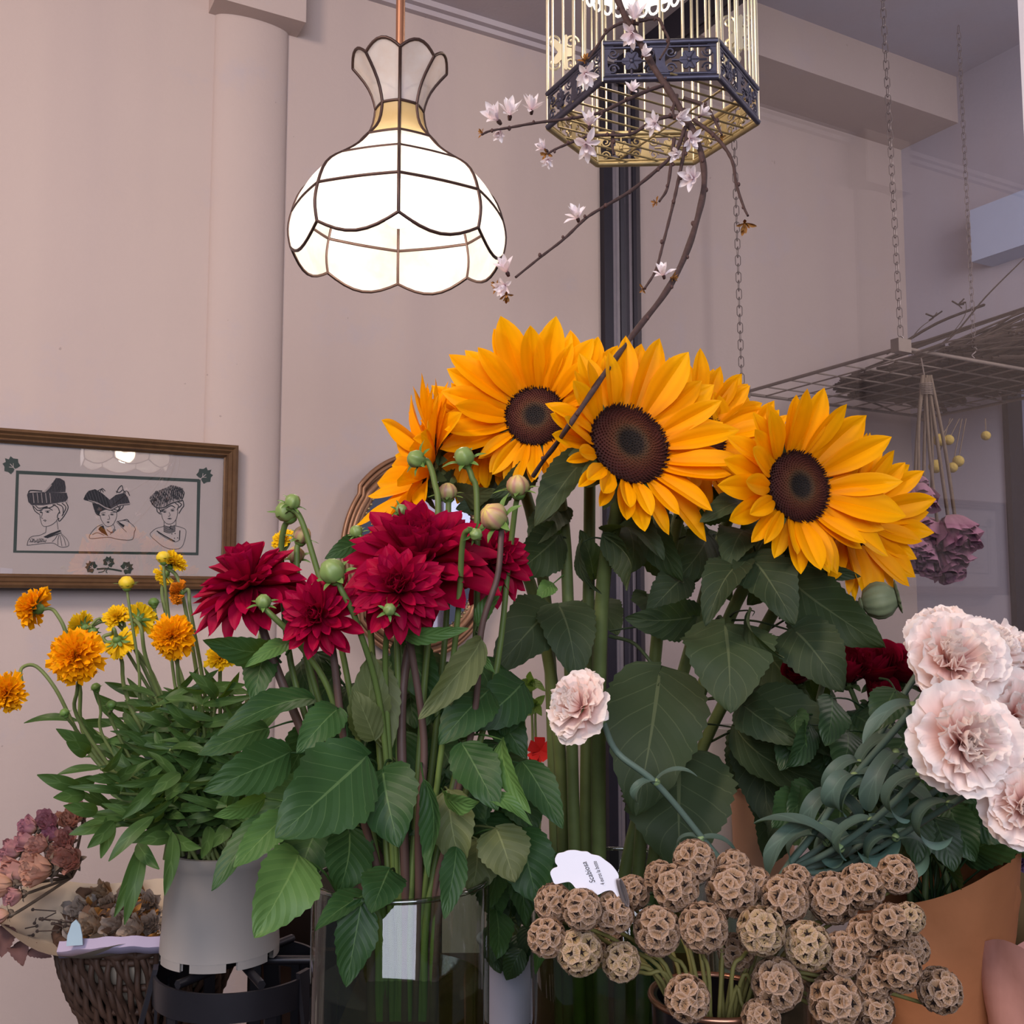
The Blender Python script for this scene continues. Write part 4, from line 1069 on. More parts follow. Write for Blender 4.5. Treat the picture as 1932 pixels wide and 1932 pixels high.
# ================================================================== SUNFLOWERS
def vs_(px, Y=1.06): return (px, 1640, Y)
def bot(px, Y=1.06): return (px, 1960, Y)
t = sunflower('upper left sunflower facing forward with short petals below its disk', (1010, 785, 1.00), (-.10, -1, .12), 58, 118, [(1040, 850, 1.04), (1065, 1000, 1.06), (1075, 1250, 1.06), vs_(1085), bot(1095)], seed=1, lenf=lambda a: 1.0 + .12 * sin(a) - .12 * cos(a) - (.22 if sin(a) < -.5 else 0))
SA = t
leaf(t, (1112, 868, .99), (1008, 998, .95), 82, 'sun', ML_S, roll=28, bend=.12, fold=.5, wave=.6, pet=(1060, 940, 1.05))
leaf(t, (1000, 880, 1.02), (925, 940, .98), 58, 'sun', ML_S, roll=-15, bend=.15, fold=.3, pet=(1040, 900, 1.05))
leaf(t, (1060, 960, 1.06), (1000, 1035, 1.03), 80, 'sun', ML_S, roll=30, pet=(1068, 1010, 1.06))
leaf(t, (1052, 1010, 1.05), (960, 1090, 1.02), 100, 'sun', ML_S, roll=-20, bend=.1, pet=(1070, 1030, 1.06))
leaf(t, (1055, 1143, 1.02), (1090, 1285, .97), 112, 'sun', ML_S, roll=-12, bend=.16, fold=.2, pet=(1073, 1160, 1.06))
leaf(t, (1045, 1148, 1.03), (930, 1270, .98), 118, 'sun', ML_S, roll=10, bend=.14, fold=.2, pet=(1073, 1165, 1.06))
t = sunflower('largest sunflower with wide brown disk in the middle of the bunch', (1188, 838, .93), (.42, -1, .34), 82, 132, [(1165, 960, .98), (1140, 1080, 1.02), (1130, 1300, 1.04), vs_(1130), bot(1135)], seed=2, sw=14, counts=(20, 21), lenf=lambda a: 1.0 + .18 * cos(a) - (.25 if sin(a + .5) < -.6 else 0))
leaf(t, (1150, 1010, .99), (1250, 1060, .95), 78, 'sun', ML_S, roll=-55, bend=.3, fold=.5, pet=(1152, 1000, 1.0))
leaf(t, (1140, 1010, .98), (1185, 1115, .95), 70, 'sun', ML_S, roll=50, bend=-.25, fold=.6, pet=(1150, 1010, 1.0))
leaf(t, (1100, 1020, 1.0), (1135, 1120, .97), 42, 'sun', ML_S, roll=60, bend=.2, pet=(1150, 1020, 1.0))
leaf(t, (1245, 1268, .99), (1200, 1540, .93), 195, 'sun', ML_S, roll=-4, bend=.12, fold=.12, wave=.7, pet=(1150, 1200, 1.03))
leaf(t, (1310, 1162, 1.0), (1178, 1166, .96), 84, 'sun', ML_S, roll=-20, bend=.12, fold=.2, pet=(1150, 1190, 1.03))
t = sunflower('sunflower tucked behind the big one on its right', (1322, 822, 1.04), (.45, -1, .2), 55, 108, [(1300, 900, 1.07), (1270, 1020, 1.08), (1240, 1200, 1.08), vs_(1205, 1.08), bot(1190, 1.08)], seed=3)
leaf(t, (1290, 960, 1.06), (1430, 925, 1.02), 82, 'sun', ML_S, roll=20, bend=.1, pet=(1280, 985, 1.08))
leaf(t, (1330, 1010, 1.06), (1260, 1110, 1.02), 90, 'sun', ML_S, roll=-20, bend=.2, pet=(1270, 1020, 1.08))
leaf(t, (1240, 960, 1.03), (1290, 1100, 1.0), 90, 'sun', ML_S, roll=35, bend=.2, pet=(1260, 1050, 1.08))
leaf(t, (1290, 1090, 1.02), (1220, 1160, .99), 75, 'sun', ML_S, roll=10, pet=(1250, 1120, 1.08))
leaf(t, (1283, 1432, 1.0), (1285, 1650, .95), 215, 'sun', ML_S, roll=8, bend=.12, fold=.12, wave=.8, pet=(1215, 1380, 1.08))
t = sunflower('right sunflower turned sideways with dark oval disk', (1507, 918, .92), (.42, -1, .10), 69, 128, [(1470, 985, .97), (1420, 1080, 1.0), (1370, 1180, 1.02), (1290, 1400, 1.04), vs_(1230, 1.05), bot(1210, 1.05)], seed=4, sw=12, counts=(18, 20), lenf=lambda a: 1.0 + .15 * cos(a) - (.15 if sin(a) < -.6 else 0))
leaf(t, (1368, 1180, .95), (1378, 1345, .89), 178, 'sun', ML_S, roll=-6, bend=.14, fold=.1, wave=.6, pet=(1352, 1170, 1.0))
leaf(t, (1418, 1058, .95), (1500, 1180, .90), 110, 'sun', ML_S, roll=-18, bend=.14, fold=.25, pet=(1405, 1090, 1.0))
leaf(t, (1398, 1058, .95), (1330, 1178, .90), 84, 'sun', ML_S, roll=25, bend=.1, fold=.45, pet=(1405, 1085, 1.0))
leaf(t, (1500, 1190, .95), (1592, 1305, .91), 120, 'sun', ML_S, roll=-10, bend=.14, pet=(1370, 1170, 1.02))
leaf(t, (1500, 1100, .98), (1672, 1222, .94), 120, 'sun', ML_S, roll=20, bend=.08, pet=(1405, 1100, 1.02))
leaf(t, (1490, 1052, .98), (1625, 1088, .96), 50, 'sun', ML_S, roll=30, bend=.1, pet=(1450, 1030, 1.0))
leaf(t, (1405, 962, .96), (1320, 985, .92), 60, 'sun', ML_S, roll=35, bend=.2, fold=.4, pet=(1450, 1000, .98))
leaf(t, (1405, 1000, .98), (1370, 1070, .94), 85, 'sun', ML_S, roll=15, bend=.14, pet=(1430, 1060, 1.0))
leaf(t, (1420, 1150, .93), (1480, 1240, .90), 44, 'sun', ML_S, roll=60, bend=.25, fold=.5, pet=(1375, 1165, 1.02))
leaf(t, (1400, 1328, .95), (1512, 1405, .90), 78, 'sun', ML_S, roll=10, bend=.1, fold=.5, pet=(1330, 1320, 1.03))
leaf(t, (1425, 1320, .97), (1590, 1430, .93), 105, 'sun', ML_S, roll=-20, bend=.15, fold=.3, pet=(1330, 1320, 1.03))
leaf(t, (1390, 1372, .98), (1590, 1490, .94), 90, 'sun', ML_S, roll=35, bend=.18, pet=(1310, 1370, 1.03))
t = sunflower('sunflower peeking out lowest behind the right one', (1612, 975, 1.00), (.55, -1, .05), 55, 112, [(1560, 1010, 1.04), (1480, 1120, 1.06), (1330, 1400, 1.09), vs_(1250, 1.09), bot(1230, 1.09)], seed=5)
leaf(t, (1590, 1140, 1.03), (1660, 1205, 1.0), 50, 'sun', ML_S, roll=20, pet=(1490, 1110, 1.06))
leaf(t, (1440, 1220, 1.04), (1540, 1330, 1.0), 100, 'sun', ML_S, roll=20, pet=(1430, 1210, 1.07))
leaf(t, (1440, 1380, 1.04), (1450, 1560, 1.0), 120, 'sun', ML_S, roll=10, pet=(1340, 1400, 1.09))
t = sunflower('sunflower seen from behind at the far left of the bunch', (800, 880, 1.04), (-.93, -.25, .28), 60, 122, [(850, 900, 1.08), (905, 945, 1.10), (1000, 1100, 1.10), (1050, 1350, 1.10), vs_(1065, 1.10), bot(1075, 1.10)], seed=6, droop=0)
leaf(t, (850, 905, 1.06), (800, 935, 1.02), 62, 'sun', ML_S, roll=-30, bend=.2, pet=(880, 915, 1.09))
leaf(t, (860, 930, 1.06), (935, 925, 1.02), 62, 'sun', ML_DO, roll=30, pet=(900, 945, 1.10))
leaf(t, (930, 950, 1.07), (860, 960, 1.05), 54, 'sun', ML_S, roll=10, pet=(940, 985, 1.10))
t = sunflower('sunflower half hidden between the two large ones at the top', (1095, 775, 1.05), (.1, -1, .25), 50, 104, [(1110, 850, 1.09), (1112, 1000, 1.10), (1108, 1300, 1.10), vs_(1105, 1.10), bot(1110, 1.10)], seed=7)
leaf(t, (1120, 1090, 1.06), (1095, 1000, 1.03), 60, 'sun', ML_S, roll=20, pet=(1112, 1110, 1.10))
t = sunflower('sunflower low behind the upper left one, petals reaching left', (908, 820, 1.06), (-.5, -1, .0), 42, 92, [(950, 860, 1.09), (1000, 960, 1.11), (1035, 1200, 1.11), vs_(1050, 1.11), bot(1060, 1.11)], seed=8)
leaf(t, (955, 890, 1.07), (905, 985, 1.04), 60, 'sun', ML_S, roll=-25, pet=(975, 915, 1.11))
t = sunflower('sunflower at the top right edge behind the side-turned one', (1395, 868, 1.06), (.2, -1, .3), 45, 92, [(1390, 930, 1.10), (1350, 1050, 1.11), (1280, 1300, 1.11), vs_(1180, 1.11), bot(1170, 1.11)], seed=12)
r2 = random.Random(77)
for k in range(24):           # darker leaves deep in the bunch
    x, y = r2.uniform(1090, 1560), r2.uniform(960, 1330); Y = r2.uniform(1.06, 1.16)
    if 1120 < x < 1215 and y > 1120: continue
    leaf(t, (x, y, Y), (x + r2.uniform(-90, 90), y + r2.uniform(60, 130), Y - .04), r2.uniform(80, 120), 'sun', ML_S, roll=r2.uniform(-40, 40), bend=.15, pet=(lerp(x, 1260, .3), y + 30, 1.12))
for k in range(12):
    x, y = r2.uniform(1440, 1570), r2.uniform(1380, 1560); Y = r2.uniform(1.02, 1.12)
    leaf(SA if k % 2 else t, (x, y, Y), (x + r2.uniform(-60, 90), y + r2.uniform(50, 120), Y - .04), r2.uniform(70, 110), 'sun', ML_S, roll=r2.uniform(-40, 40), bend=.15)

# ================================================================== DAHLIAS
def db(px, Y=.85): return [(px, 1690, Y), (px + (760 - px) * .2, 1925, Y)]
t = dahlia('dark crimson dahlia at the left turned away from the camera', (468, 1095, .86), (-.28, -.38, .88), 112, [(500, 1200, .87), (545, 1320, .87), (620, 1500, .86)] + db(690), seed=21, thmax=125, sw=8)
DA = t
leaf(t, (512, 1225, .86), (383, 1208, .80), 62, 'dah', ML_D, roll=-25, bend=.12, pet=(525, 1240, .87))
leaf(t, (548, 1212, .85), (462, 1258, .81), 34, 'dah', ML_DL, roll=20, pet=(540, 1235, .87))
leaf(t, (500, 1232, .88), (478, 1325, .85), 62, 'dah', ML_D, roll=10, pet=(530, 1250, .87))
leaf(t, (592, 1322, .84), (408, 1390, .78), 60, 'dah', ML_D, roll=35, bend=.15, fold=.4, pet=(570, 1370, .87))
leaf(t, (505, 1375, .86), (372, 1425, .82), 60, 'dah', ML_D, roll=20, bend=.1, pet=(560, 1360, .87))
t = dahlia('small crimson dahlia hanging in front below the left one', (602, 1160, .80), (-.15, -.9, .10), 82, [(628, 1230, .82), (650, 1400, .83), (690, 1560, .84)] + db(720), seed=22, n=70, thmax=105)
leaf(t, (690, 1428, .78), (518, 1582, .72), 162, 'dah', ML_D, roll=-5, bend=.10, fold=.12, wave=.6, pet=(705, 1470, .83))
leaf(t, (640, 1335, .82), (560, 1420, .78), 70, 'dah', ML_D, roll=10, pet=(655, 1400, .83))
leaf(t, (548, 1418, .82), (382, 1492, .77), 92, 'dah', ML_D, roll=-8, bend=.12, pet=(640, 1440, .84))
leaf(t, (690, 1400, .84), (700, 1228, .82), 80, 'dah', ML_DO, roll=10, bend=.06, pet=(675, 1450, .84))
t = dahlia('large bright crimson dahlia at the centre facing up', (790, 1052, .855), (-.02, -.66, .75), 148, [(790, 1130, .87), (760, 1300, .86), (760, 1500, .85)] + db(765), seed=23, n=100, thmax=104, sw=8)
leaf(t, (722, 1448, .80), (752, 1598, .76), 120, 'dah', ML_D, roll=8, bend=.12, pet=(745, 1440, .85))
leaf(t, (755, 1198, .82), (885, 1186, .80), 34, 'dah', ML_DL, roll=20, pet=(765, 1215, .86))
leaf(t, (700, 1245, .86), (735, 1420, .84), 76, 'dah', ML_DO, roll=-8, pet=(760, 1320, .86))
leaf(t, (705, 1395, .83), (665, 1300, .81), 60, 'dah', ML_DO, roll=18, pet=(755, 1440, .86))
t = dahlia('crimson dahlia low in front beneath the large one', (752, 1112, .79), (-.03, -.85, .34), 90, [(775, 1220, .83), (800, 1400, .84), (790, 1560, .84)] + db(790), seed=24, n=90, thmax=108)
leaf(t, (800, 1470, .80), (808, 1655, .76), 50, 'dah', ML_D, roll=40, bend=-.12, fold=.5, pet=(795, 1440, .84))
leaf(t, (905, 1208, .82), (788, 1358, .77), 66, 'dah', ML_DO, roll=-20, bend=.1, fold=.35, pet=(850, 1330, .83))
t = dahlia('crimson dahlia at the right edge behind the large one', (925, 1055, .92), (.45, -.75, .28), 88, [(905, 1160, .92), (880, 1350, .89)] + db(830), seed=25, n=84)
leaf(t, (925, 1300, .86), (828, 1405, .82), 92, 'dah', ML_D, roll=12, pet=(885, 1330, .89))
leaf(t, (990, 1285, .9), (888, 1375, .86), 98, 'dah', ML_D, roll=-10, pet=(890, 1330, .89))
leaf(t, (872, 1405, .82), (940, 1530, .78), 88, 'dah', ML_D, roll=-8, pet=(868, 1400, .88))
leaf(t, (945, 1392, .82), (1000, 1535, .78), 50, 'dah', ML_DL, roll=40, bend=.1, fold=.3, pet=(870, 1395, .88))
leaf(t, (985, 1438, .86), (1062, 1565, .82), 66, 'dah', ML_D, roll=-15, pet=(868, 1440, .88))
leaf(t, (900, 1182, .86), (948, 1106, .86), 36, 'dah', ML_DL, roll=-30, pet=(903, 1200, .90))
leaf(t, (905, 1198, .84), (935, 1272, .82), 30, 'dah', ML_DL, roll=30, bend=.3, pet=(900, 1195, .90))
t = dahlia('red dahlia mostly hidden between the left and centre dahlias', (560, 1130, .93), (.1, -.5, .8), 60, [(580, 1220, .92), (620, 1400, .90)] + db(740, .88), seed=26, n=46)
DH = t
# foliage low around the vase mouth, shared out over the stems
def dl(tt, b, tip, w, mat=ML_D, **k): leaf(tt, b, tip, w, 'dah', mat, **k)
dl(DA, (562, 1612, .80), (478, 1770, .75), 118, ML_DL, roll=-12, bend=.16, fold=.3, pet=(640, 1690, .84))
dl(DA, (545, 1540, .82), (440, 1640, .77), 66, ML_DL, roll=20, pet=(620, 1560, .85))
dl(DA, (500, 1505, .84), (402, 1540, .80), 40, ML_DL, roll=-20, pet=(600, 1530, .85))
dl(DA, (520, 1540, .83), (398, 1680, .79), 62, ML_D, roll=35, pet=(600, 1545, .85))
dl(DH, (600, 1560, .86), (560, 1680, .83), 100, ML_D, roll=20, pet=(660, 1580, .87))
dl(DH, (660, 1560, .84), (640, 1690, .82), 100, ML_D, roll=-25, pet=(690, 1580, .86))
dl(DH, (690, 1690, .80), (594, 1758, .75), 52, ML_D, roll=30, bend=.1, fold=.5, pet=(720, 1680, .83))
dl(DH, (682, 1695, .78), (652, 1862, .765), 78, ML_D, roll=-10, bend=.06, fold=.2, pet=(715, 1690, .83))
dl(DH, (735, 1640, .80), (700, 1725, .76), 82, ML_D, roll=8, pet=(745, 1650, .84))
dl(DH, (600, 1480, .87), (470, 1560, .84), 92, ML_D, roll=14, pet=(640, 1490, .88))
dl(t, (860, 1600, .80), (838, 1735, .77), 52, ML_D, roll=-14, pet=(830, 1590, .84))
dl(t, (845, 1488, .82), (872, 1640, .80), 92, ML_DO, roll=18, pet=(840, 1500, .86))
dl(t, (840, 1492, .80), (905, 1512, .77), 54, ML_DL, roll=50, bend=.2, pet=(840, 1500, .86))
dl(t, (905, 1510, .80), (1005, 1558, .78), 36, ML_DL, roll=-40, bend=.25, pet=(840, 1510, .86))
dl(t, (935, 1560, .82), (972, 1665, .80), 98, ML_DO, roll=-8, pet=(860, 1570, .86))
dl(t, (985, 1565, .84), (1015, 1705, .82), 104, ML_D, roll=10, pet=(880, 1580, .87))
dl(t, (900, 1580, .86), (890, 1690, .84), 92, ML_DO, roll=-20, pet=(840, 1580, .86))
dl(t, (760, 1200, .90), (830, 1330, .88), 90, ML_D, roll=20, pet=(765, 1260, .87))
r3 = random.Random(5)
for k in range(34):
    x, y = r3.uniform(600, 980), r3.uniform(1400, 1600); Y = r3.uniform(.88, .98)
    dl(DH, (x, y, Y), (x + r3.uniform(-90, 90), y + r3.uniform(40, 120), Y - .03), r3.uniform(70, 110), ML_D, roll=r3.uniform(-50, 50), pet=(lerp(x, 770, .3), y + 40, .9))
for k in range(34):
    x, y = r3.uniform(570, 960), r3.uniform(1220, 1430); Y = r3.uniform(.92, .99)
    dl(DH, (x, y, Y), (x + r3.uniform(-70, 70), y + r3.uniform(60, 110), Y - .03), r3.uniform(55, 90), ML_D, roll=r3.uniform(-50, 50), pet=(lerp(x, 770, .3), y + 60, .93))
for k in range(10):
    x, y = r3.uniform(930, 1060), r3.uniform(1560, 1720); Y = r3.uniform(.95, 1.02)
    dl(t, (x, y, Y), (x + r3.uniform(-50, 50), y + r3.uniform(70, 130), Y - .02), r3.uniform(50, 80), ML_D, roll=r3.uniform(-50, 50), pet=(lerp(x, 900, .4), y - 30, .95))
# buds
B = dahlia_bud
B('round green dahlia bud on bent stem above the big bloom', (785, 866, .90), (-.75, -.5, .25), 17, [(808, 872, .90), (820, 910, .89), (826, 985, .88), (800, 1300, .87)] + db(775), seed=1)
B('upright green dahlia bud beside the yellow petals', (876, 862, .90), (-.2, -.55, .7), 19, [(890, 900, .90), (900, 960, .90), (890, 1300, .89)] + db(810), seed=2)
B('blushing round dahlia bud standing behind the big bloom', (845, 928, .92), (0, -.3, .9), 17, [(846, 960, .92), (840, 1200, .91)] + db(790, .88), M_budp, seed=3)
B('blush dahlia bud at the foot of the bare branch', (977, 917, .90), (-.05, -.35, .95), 21, [(972, 960, .91), (960, 1060, .92), (930, 1300, .90)] + db(830), M_budp, seed=4)
B('opening dahlia bud with magenta tip on long stem', (932, 975, .84), (-.6, -.6, .5), 26, [(945, 1020, .84), (938, 1090, .83), (908, 1190, .83), (895, 1350, .84), (850, 1560, .85)] + db(820), M_budp, seed=5, smat=M_stem_d)
B('drooping small dahlia bud on the right of the big bloom', (898, 1008, .80), (.5, -.6, -.3), 12, [(885, 1000, .80), (872, 1030, .81), (860, 1200, .83)] + db(800), seed=6)
B('tight green dahlia bud over the left bloom', (540, 965, .87), (-.4, -.4, .7), 20, [(535, 1000, .88), (532, 1080, .89), (560, 1300, .88)] + db(700), seed=7, ang=40)
B('pale green dahlia bud topmost of the left cluster', (552, 947, .86), (.4, -.4, .8), 15, [(568, 980, .86), (600, 1080, .86), (650, 1250, .86)] + db(720), seed=8)
B('half hidden dahlia bud beside the tall left stem', (570, 1010, .88), (.3, -.3, .8), 17, [(560, 1050, .88), (570, 1200, .88), (640, 1450, .88)] + db(705), M_budp, seed=9)
B('yellowish dahlia bud in shade behind the left bloom', (558, 1047, .90), (.1, -.5, .8), 16, [(562, 1090, .90), (590, 1300, .89)] + db(710), M_budp, seed=10)
B('fat green dahlia bud between the small bloom and centre bloom', (627, 1078, .79), (-.35, -.5, .7), 24, [(645, 1115, .79), (675, 1180, .80), (720, 1350, .83)] + db(745), seed=11, sepal=1.6)
B('tiny green dahlia bud beside the thick mauve stem', (497, 1135, .82), (.1, -.5, .8), 14, [(512, 1160, .82), (560, 1210, .83), (620, 1300, .84), (660, 1450, .85)] + db(715), seed=12)
B('small leafy dahlia bud in front of the oval mirror', (672, 1003, .88), (-.3, -.4, .8), 12, [(685, 1030, .88), (700, 1200, .88)] + db(735), seed=13, sepal=1.8)
B('nodding small dahlia bud at the top left of the big bloom', (757, 962, .88), (.4, -.5, .4), 11, [(743, 985, .88), (745, 1040, .87), (750, 1250, .86)] + db(755), seed=14)
B('dull dahlia bud under the front bloom', (735, 1150, .77), (.3, -.7, .4), 12, [(730, 1190, .80), (728, 1300, .83)] + db(750), seed=15)
dl(DH, (690, 1020, .9), (612, 1055, .87), 44, ML_D, roll=10, bend=.15, pet=(700, 1060, .9))

# ================================================================== BRANCH OF BLOSSOM
bt = P(1160, -10, 1.22)
t = thing('blossom_branch', 'bare arching twig branch with pale pink blossoms in front of birdcage', 'branch', P(1008, 895, .96))
def bY(y): return lerp(1.22, .88, min(1, max(0, y) / 800)) if y < 800 else lerp(.88, .955, (y - 800) / 100)
BR_ = {
 'main': [(1155, -30), (1172, 15), (1192, 55), (1213, 90), (1235, 130), (1265, 175), (1293, 222), (1314, 262), (1327, 310), (1328, 355), (1319, 400), (1303, 455), (1280, 510), (1250, 560), (1215, 605), (1180, 650), (1155, 685), (1130, 720), (1100, 765), (1072, 805), (1048, 840), (1026, 868), (1006, 898)],
 'a': [(1262, 158), (1225, 170), (1180, 190), (1130, 213), (1080, 223), (1010, 232), (965, 240), (925, 247), (909, 254)],
 'b': [(1297, 220), (1260, 220), (1230, 230), (1190, 253), (1145, 255), (1110, 257), (1070, 272), (1045, 283), (1034, 290)],
 'c': [(1293, 240), (1275, 285), (1240, 320), (1190, 360), (1140, 390), (1105, 412), (1065, 450), (1020, 485), (973, 523)],
 'd': [(1296, 250), (1290, 290), (1281, 335), (1270, 385), (1251, 460), (1237, 510), (1216, 545)],
 'e': [(1272, 262), (1266, 310), (1259, 355), (1244, 380)],
 'f': [(1308, 226), (1350, 258), (1380, 300), (1390, 350), (1403, 390), (1411, 407)],
 'g': [(1290, 185), (1330, 200), (1350, 230), (1362, 255)],
 'h': [(1205, 45), (1175, 43), (1145, 60), (1122, 95), (1106, 118)],
 'i': [(1205, 40), (1240, 35), (1252, 55), (1262, 80), (1245, 112)],
 'j': [(1157, 250), (1155, 270), (1158, 292)], 'k': [(1277, 180), (1270, 205), (1272, 225)]}
rb = random.Random(3)
for nm, pts in BR_.items():
    w = [P(x, y, bY(y) - (0 if nm == 'main' else .004 * i * (1 if nm in 'acf' else .5))) for i, (x, y) in enumerate(pts)]
    q = catmull(w, 6); m = MB(); r0 = .0043 if nm == 'main' else .0024; r1 = .0021 if nm == 'main' else .0012
    tube(m, q, lambda u: lerp(r0, r1, u) * (1 + .10 * sin(u * 90)), 8); part('twig' if nm != 'main' else 'main_stem', m, t, mats=M_bark)
    n = len(q)
    for i in range(6, n - 2, 7 if nm == 'main' else 6):
        c = q[i]; d = V3((rb.uniform(-1, 1), rb.uniform(-1, .3), rb.uniform(-1, 1))).normalized()
        m = MB(); rr = rb.uniform(.0014, .0023); ball(m, c + d * (lerp(r0, r1, i / n) + rr * .5), rr, nu=6, nv=8, sq=(1, 1, 1.3)); part('bud', m, t, mats=M_bud)
def bp_(u): return max(0, (.25 + .75 * min(1, u * 1.8)) * (1 - max(0, (u - .55) / .45) ** 2.2)) if u < 1 else 0
BLP = [petal_mesh('blossom_petal', MP_B, bp_, 8, 4, .6, b, 0, 0, 0, 0, i, .36) for i, b in enumerate((.15, -.1, .3))]
def blossom_mesh(seed, n=9, th=62):
    r = random.Random(seed); m = MB()
    for i in range(n):
        me = BLP[i % 3]; vs = [v.co.copy() for v in me.vertices]; fs = [tuple(p.vertices) for p in me.polygons]
        uv = [(v / 8, .5) for v in range(9) for _ in range(5)]
        m.add(vs, fs, 0, uv, Rz(2 * pi * i / n * 1.62 + r.uniform(-.2, .2)) @ Rx(R(90 - lerp(25, th, i / n) + r.uniform(-12, 12))) @ Sc(r.uniform(.85, 1.1)))
    lathe(m, [(.001, -.28), (.09, -.25), (.13, -.05), (.06, .08)], 8, 1)
    for i in range(8):
        a = i * .8; tube(m, [V3((0, 0, 0)), V3((.10 * cos(a), .10 * sin(a), .5))], .012, 4, 2)
    return m.mesh('blossom', [MP_B, M_bud, MP_B])
BLO = [blossom_mesh(1, 11, 60), blossom_mesh(2, 12, 80), blossom_mesh(3, 10, 45)]
for i, (x, y, s, fx, fz_) in enumerate([(1196, 38, 27, .1, .7), (1192, 62, 26, -.2, -.8), (1213, 106, 19, .1, .1), (1105, 138, 28, .0, -.9), (1192, 172, 17, .1, .4), (940, 228, 30, -.4, .2), (962, 218, 28, .1, .7), (1003, 208, 25, .1, .9), (942, 246, 20, -.1, -.8), (1112, 238, 24, 0, .8), (1107, 272, 30, -.1, -.8), (1030, 283, 18, -.8, .4), (1034, 300, 16, -.1, -.9), (1237, 232, 22, -.4, -.3), (1278, 222, 24, .3, -.2), (1322, 218, 18, .7, .6), (1302, 262, 22, .1, -.6), (1277, 290, 20, -.3, -.5), (1308, 336, 28, -.4, -.2), (1090, 412, 24, -.3, .8), (957, 514, 26, -.3, .6), (953, 538, 22, -.5, -.6), (1252, 520, 22, -.3, .7)]):
    part('blossom', BLO[i % 3], t, T(P(x, y, bY(y) - .012)) @ frame(V3((fx, -.7, fz_))) @ Rz(i) @ Sc(S(s * 1.3, bY(y))))
WTH = blossom_mesh(7, 7, 95)
wm = WTH.copy(); wm.materials.clear()
for _ in range(3): wm.materials.append(M_with)
for i, (x, y, s, fx, fz_) in enumerate([(940, 541, 16, -.8, .1), (955, 556, 18, .3, -.9), (1405, 421, 22, -.1, -.9), (1238, 382, 13, -.8, -.2), (1214, 545, 12, -.5, -.6), (1103, 116, 17, -.2, .6), (911, 252, 12, -.8, .2), (1268, 524, 16, .8, -.2), (1031, 290, 15, -.4, -.3), (1360, 258, 10, .2, -.8)]):
    part('withered_blossom', wm, t, T(P(x, y, bY(y) - .008)) @ frame(V3((fx, -.6, fz_))) @ Rz(i) @ Sc(S(s, bY(y))), label='brown withered blossom')
# ================================================================== COREOPSIS IN GREY POT, PLANT STAND, CABINET
PC = P(415, 1800, 1.12); pb = PC.z; ptop = P(420, 1600, 1.12).z; pr0 = S(106, 1.12); pr1 = S(98, 1.12)
t = thing('plant_pot', 'grey plastic nursery pot with notched foot on black iron stand', 'pot', PC)
nw = 8
m = MB(); H_ = ptop - pb
lathe(m, [(pr1 * .86, H_ * .72), (pr1 * .93, H_), (pr1 * 1.02, H_), (pr1 * 1.03, H_ * .90), (pr1 * .99, H_ * .88), (pr0, .009), (pr0 * .93, .008), (0, .008)], 48, M=T(PC)); part('body', m, t, mats=M_pot)
for k in range(8):
    m = MB(); a0_ = 2 * pi * k / 8 + .1 - 1.9
    vs, fs, uv = grid(1, 8, lambda u, v: V3((pr0 * .995 * cos(a0_ + v * .60), pr0 * .995 * sin(a0_ + v * .60), .0005 + .012 * u)) + PC); m.add(vs, fs, 0, uv)
    vs, fs, uv = grid(1, 8, lambda u, v: V3((pr0 * .92 * cos(a0_ + v * .60), pr0 * .92 * sin(a0_ + v * .60), .0005 + .012 * u)) + PC); m.add(vs, fs, 0, uv)
    vs, fs, uv = grid(1, 8, lambda u, v: V3((pr0 * lerp(.92, .995, u) * cos(a0_ + v * .60), pr0 * lerp(.92, .995, u) * sin(a0_ + v * .60), .0005)) + PC); m.add(vs, fs, 0, uv)
    part('foot', m, t, mats=M_pot)
m = MB(); lathe(m, [(0, H_ * .84), (pr1 * .88, H_ * .82)], 24, M=T(PC)); part('soil', m, t, mats=M_soil)
t = thing('plant_stand', 'black iron hoop stand under the grey pot', 'stand', V3((PC.x, PC.y, 0)))
sr = S(143, 1.12); m = MB(); q = [(sr, -.006), (sr + .003, -.006), (sr + .003, -.034), (sr, -.034), (sr, -.006)]; lathe(m, q, 56, M=T(PC + V3((.02, 0, -.004)))); part('hoop', m, t, mats=M_iron)
m = MB(); q = [(sr * .97, -.20), (sr, -.20), (sr, -.22), (sr * .97, -.22), (sr * .97, -.20)]; lathe(m, q, 56, M=T(PC + V3((.02, 0, 0)))); part('hoop', m, t, mats=M_iron)
m = MB(); 
for a in (0, pi / 3, 2 * pi / 3): 
    d = V3((cos(a), sin(a), 0)) * sr; tube(m, [PC + V3((.02, 0, -.006)) - d, PC + V3((.02, 0, -.006)) + d], .0045, 6)
part('cross_bar', m, t, mats=M_iron)
for k in range(10):
    a = 2 * pi * k / 10 + .33; b = PC + V3((.02 + sr * .985 * cos(a), sr * .985 * sin(a), -.03)); d = V3((-sin(a), cos(a), 0)) * .006
    m = MB(); e = V3((cos(a), sin(a), 0)) * .0015; z = V3((0, 0, -.19)); m.add([b - d - e, b + d - e, b + d + e, b - d + e, b - d - e + z, b + d - e + z, b + d + e + z, b - d + e + z], [(0, 1, 2, 3), (7, 6, 5, 4), (0, 4, 5, 1), (1, 5, 6, 2), (2, 6, 7, 3), (3, 7, 4, 0)]); part('upright', m, t, mats=M_iron, smooth=False)
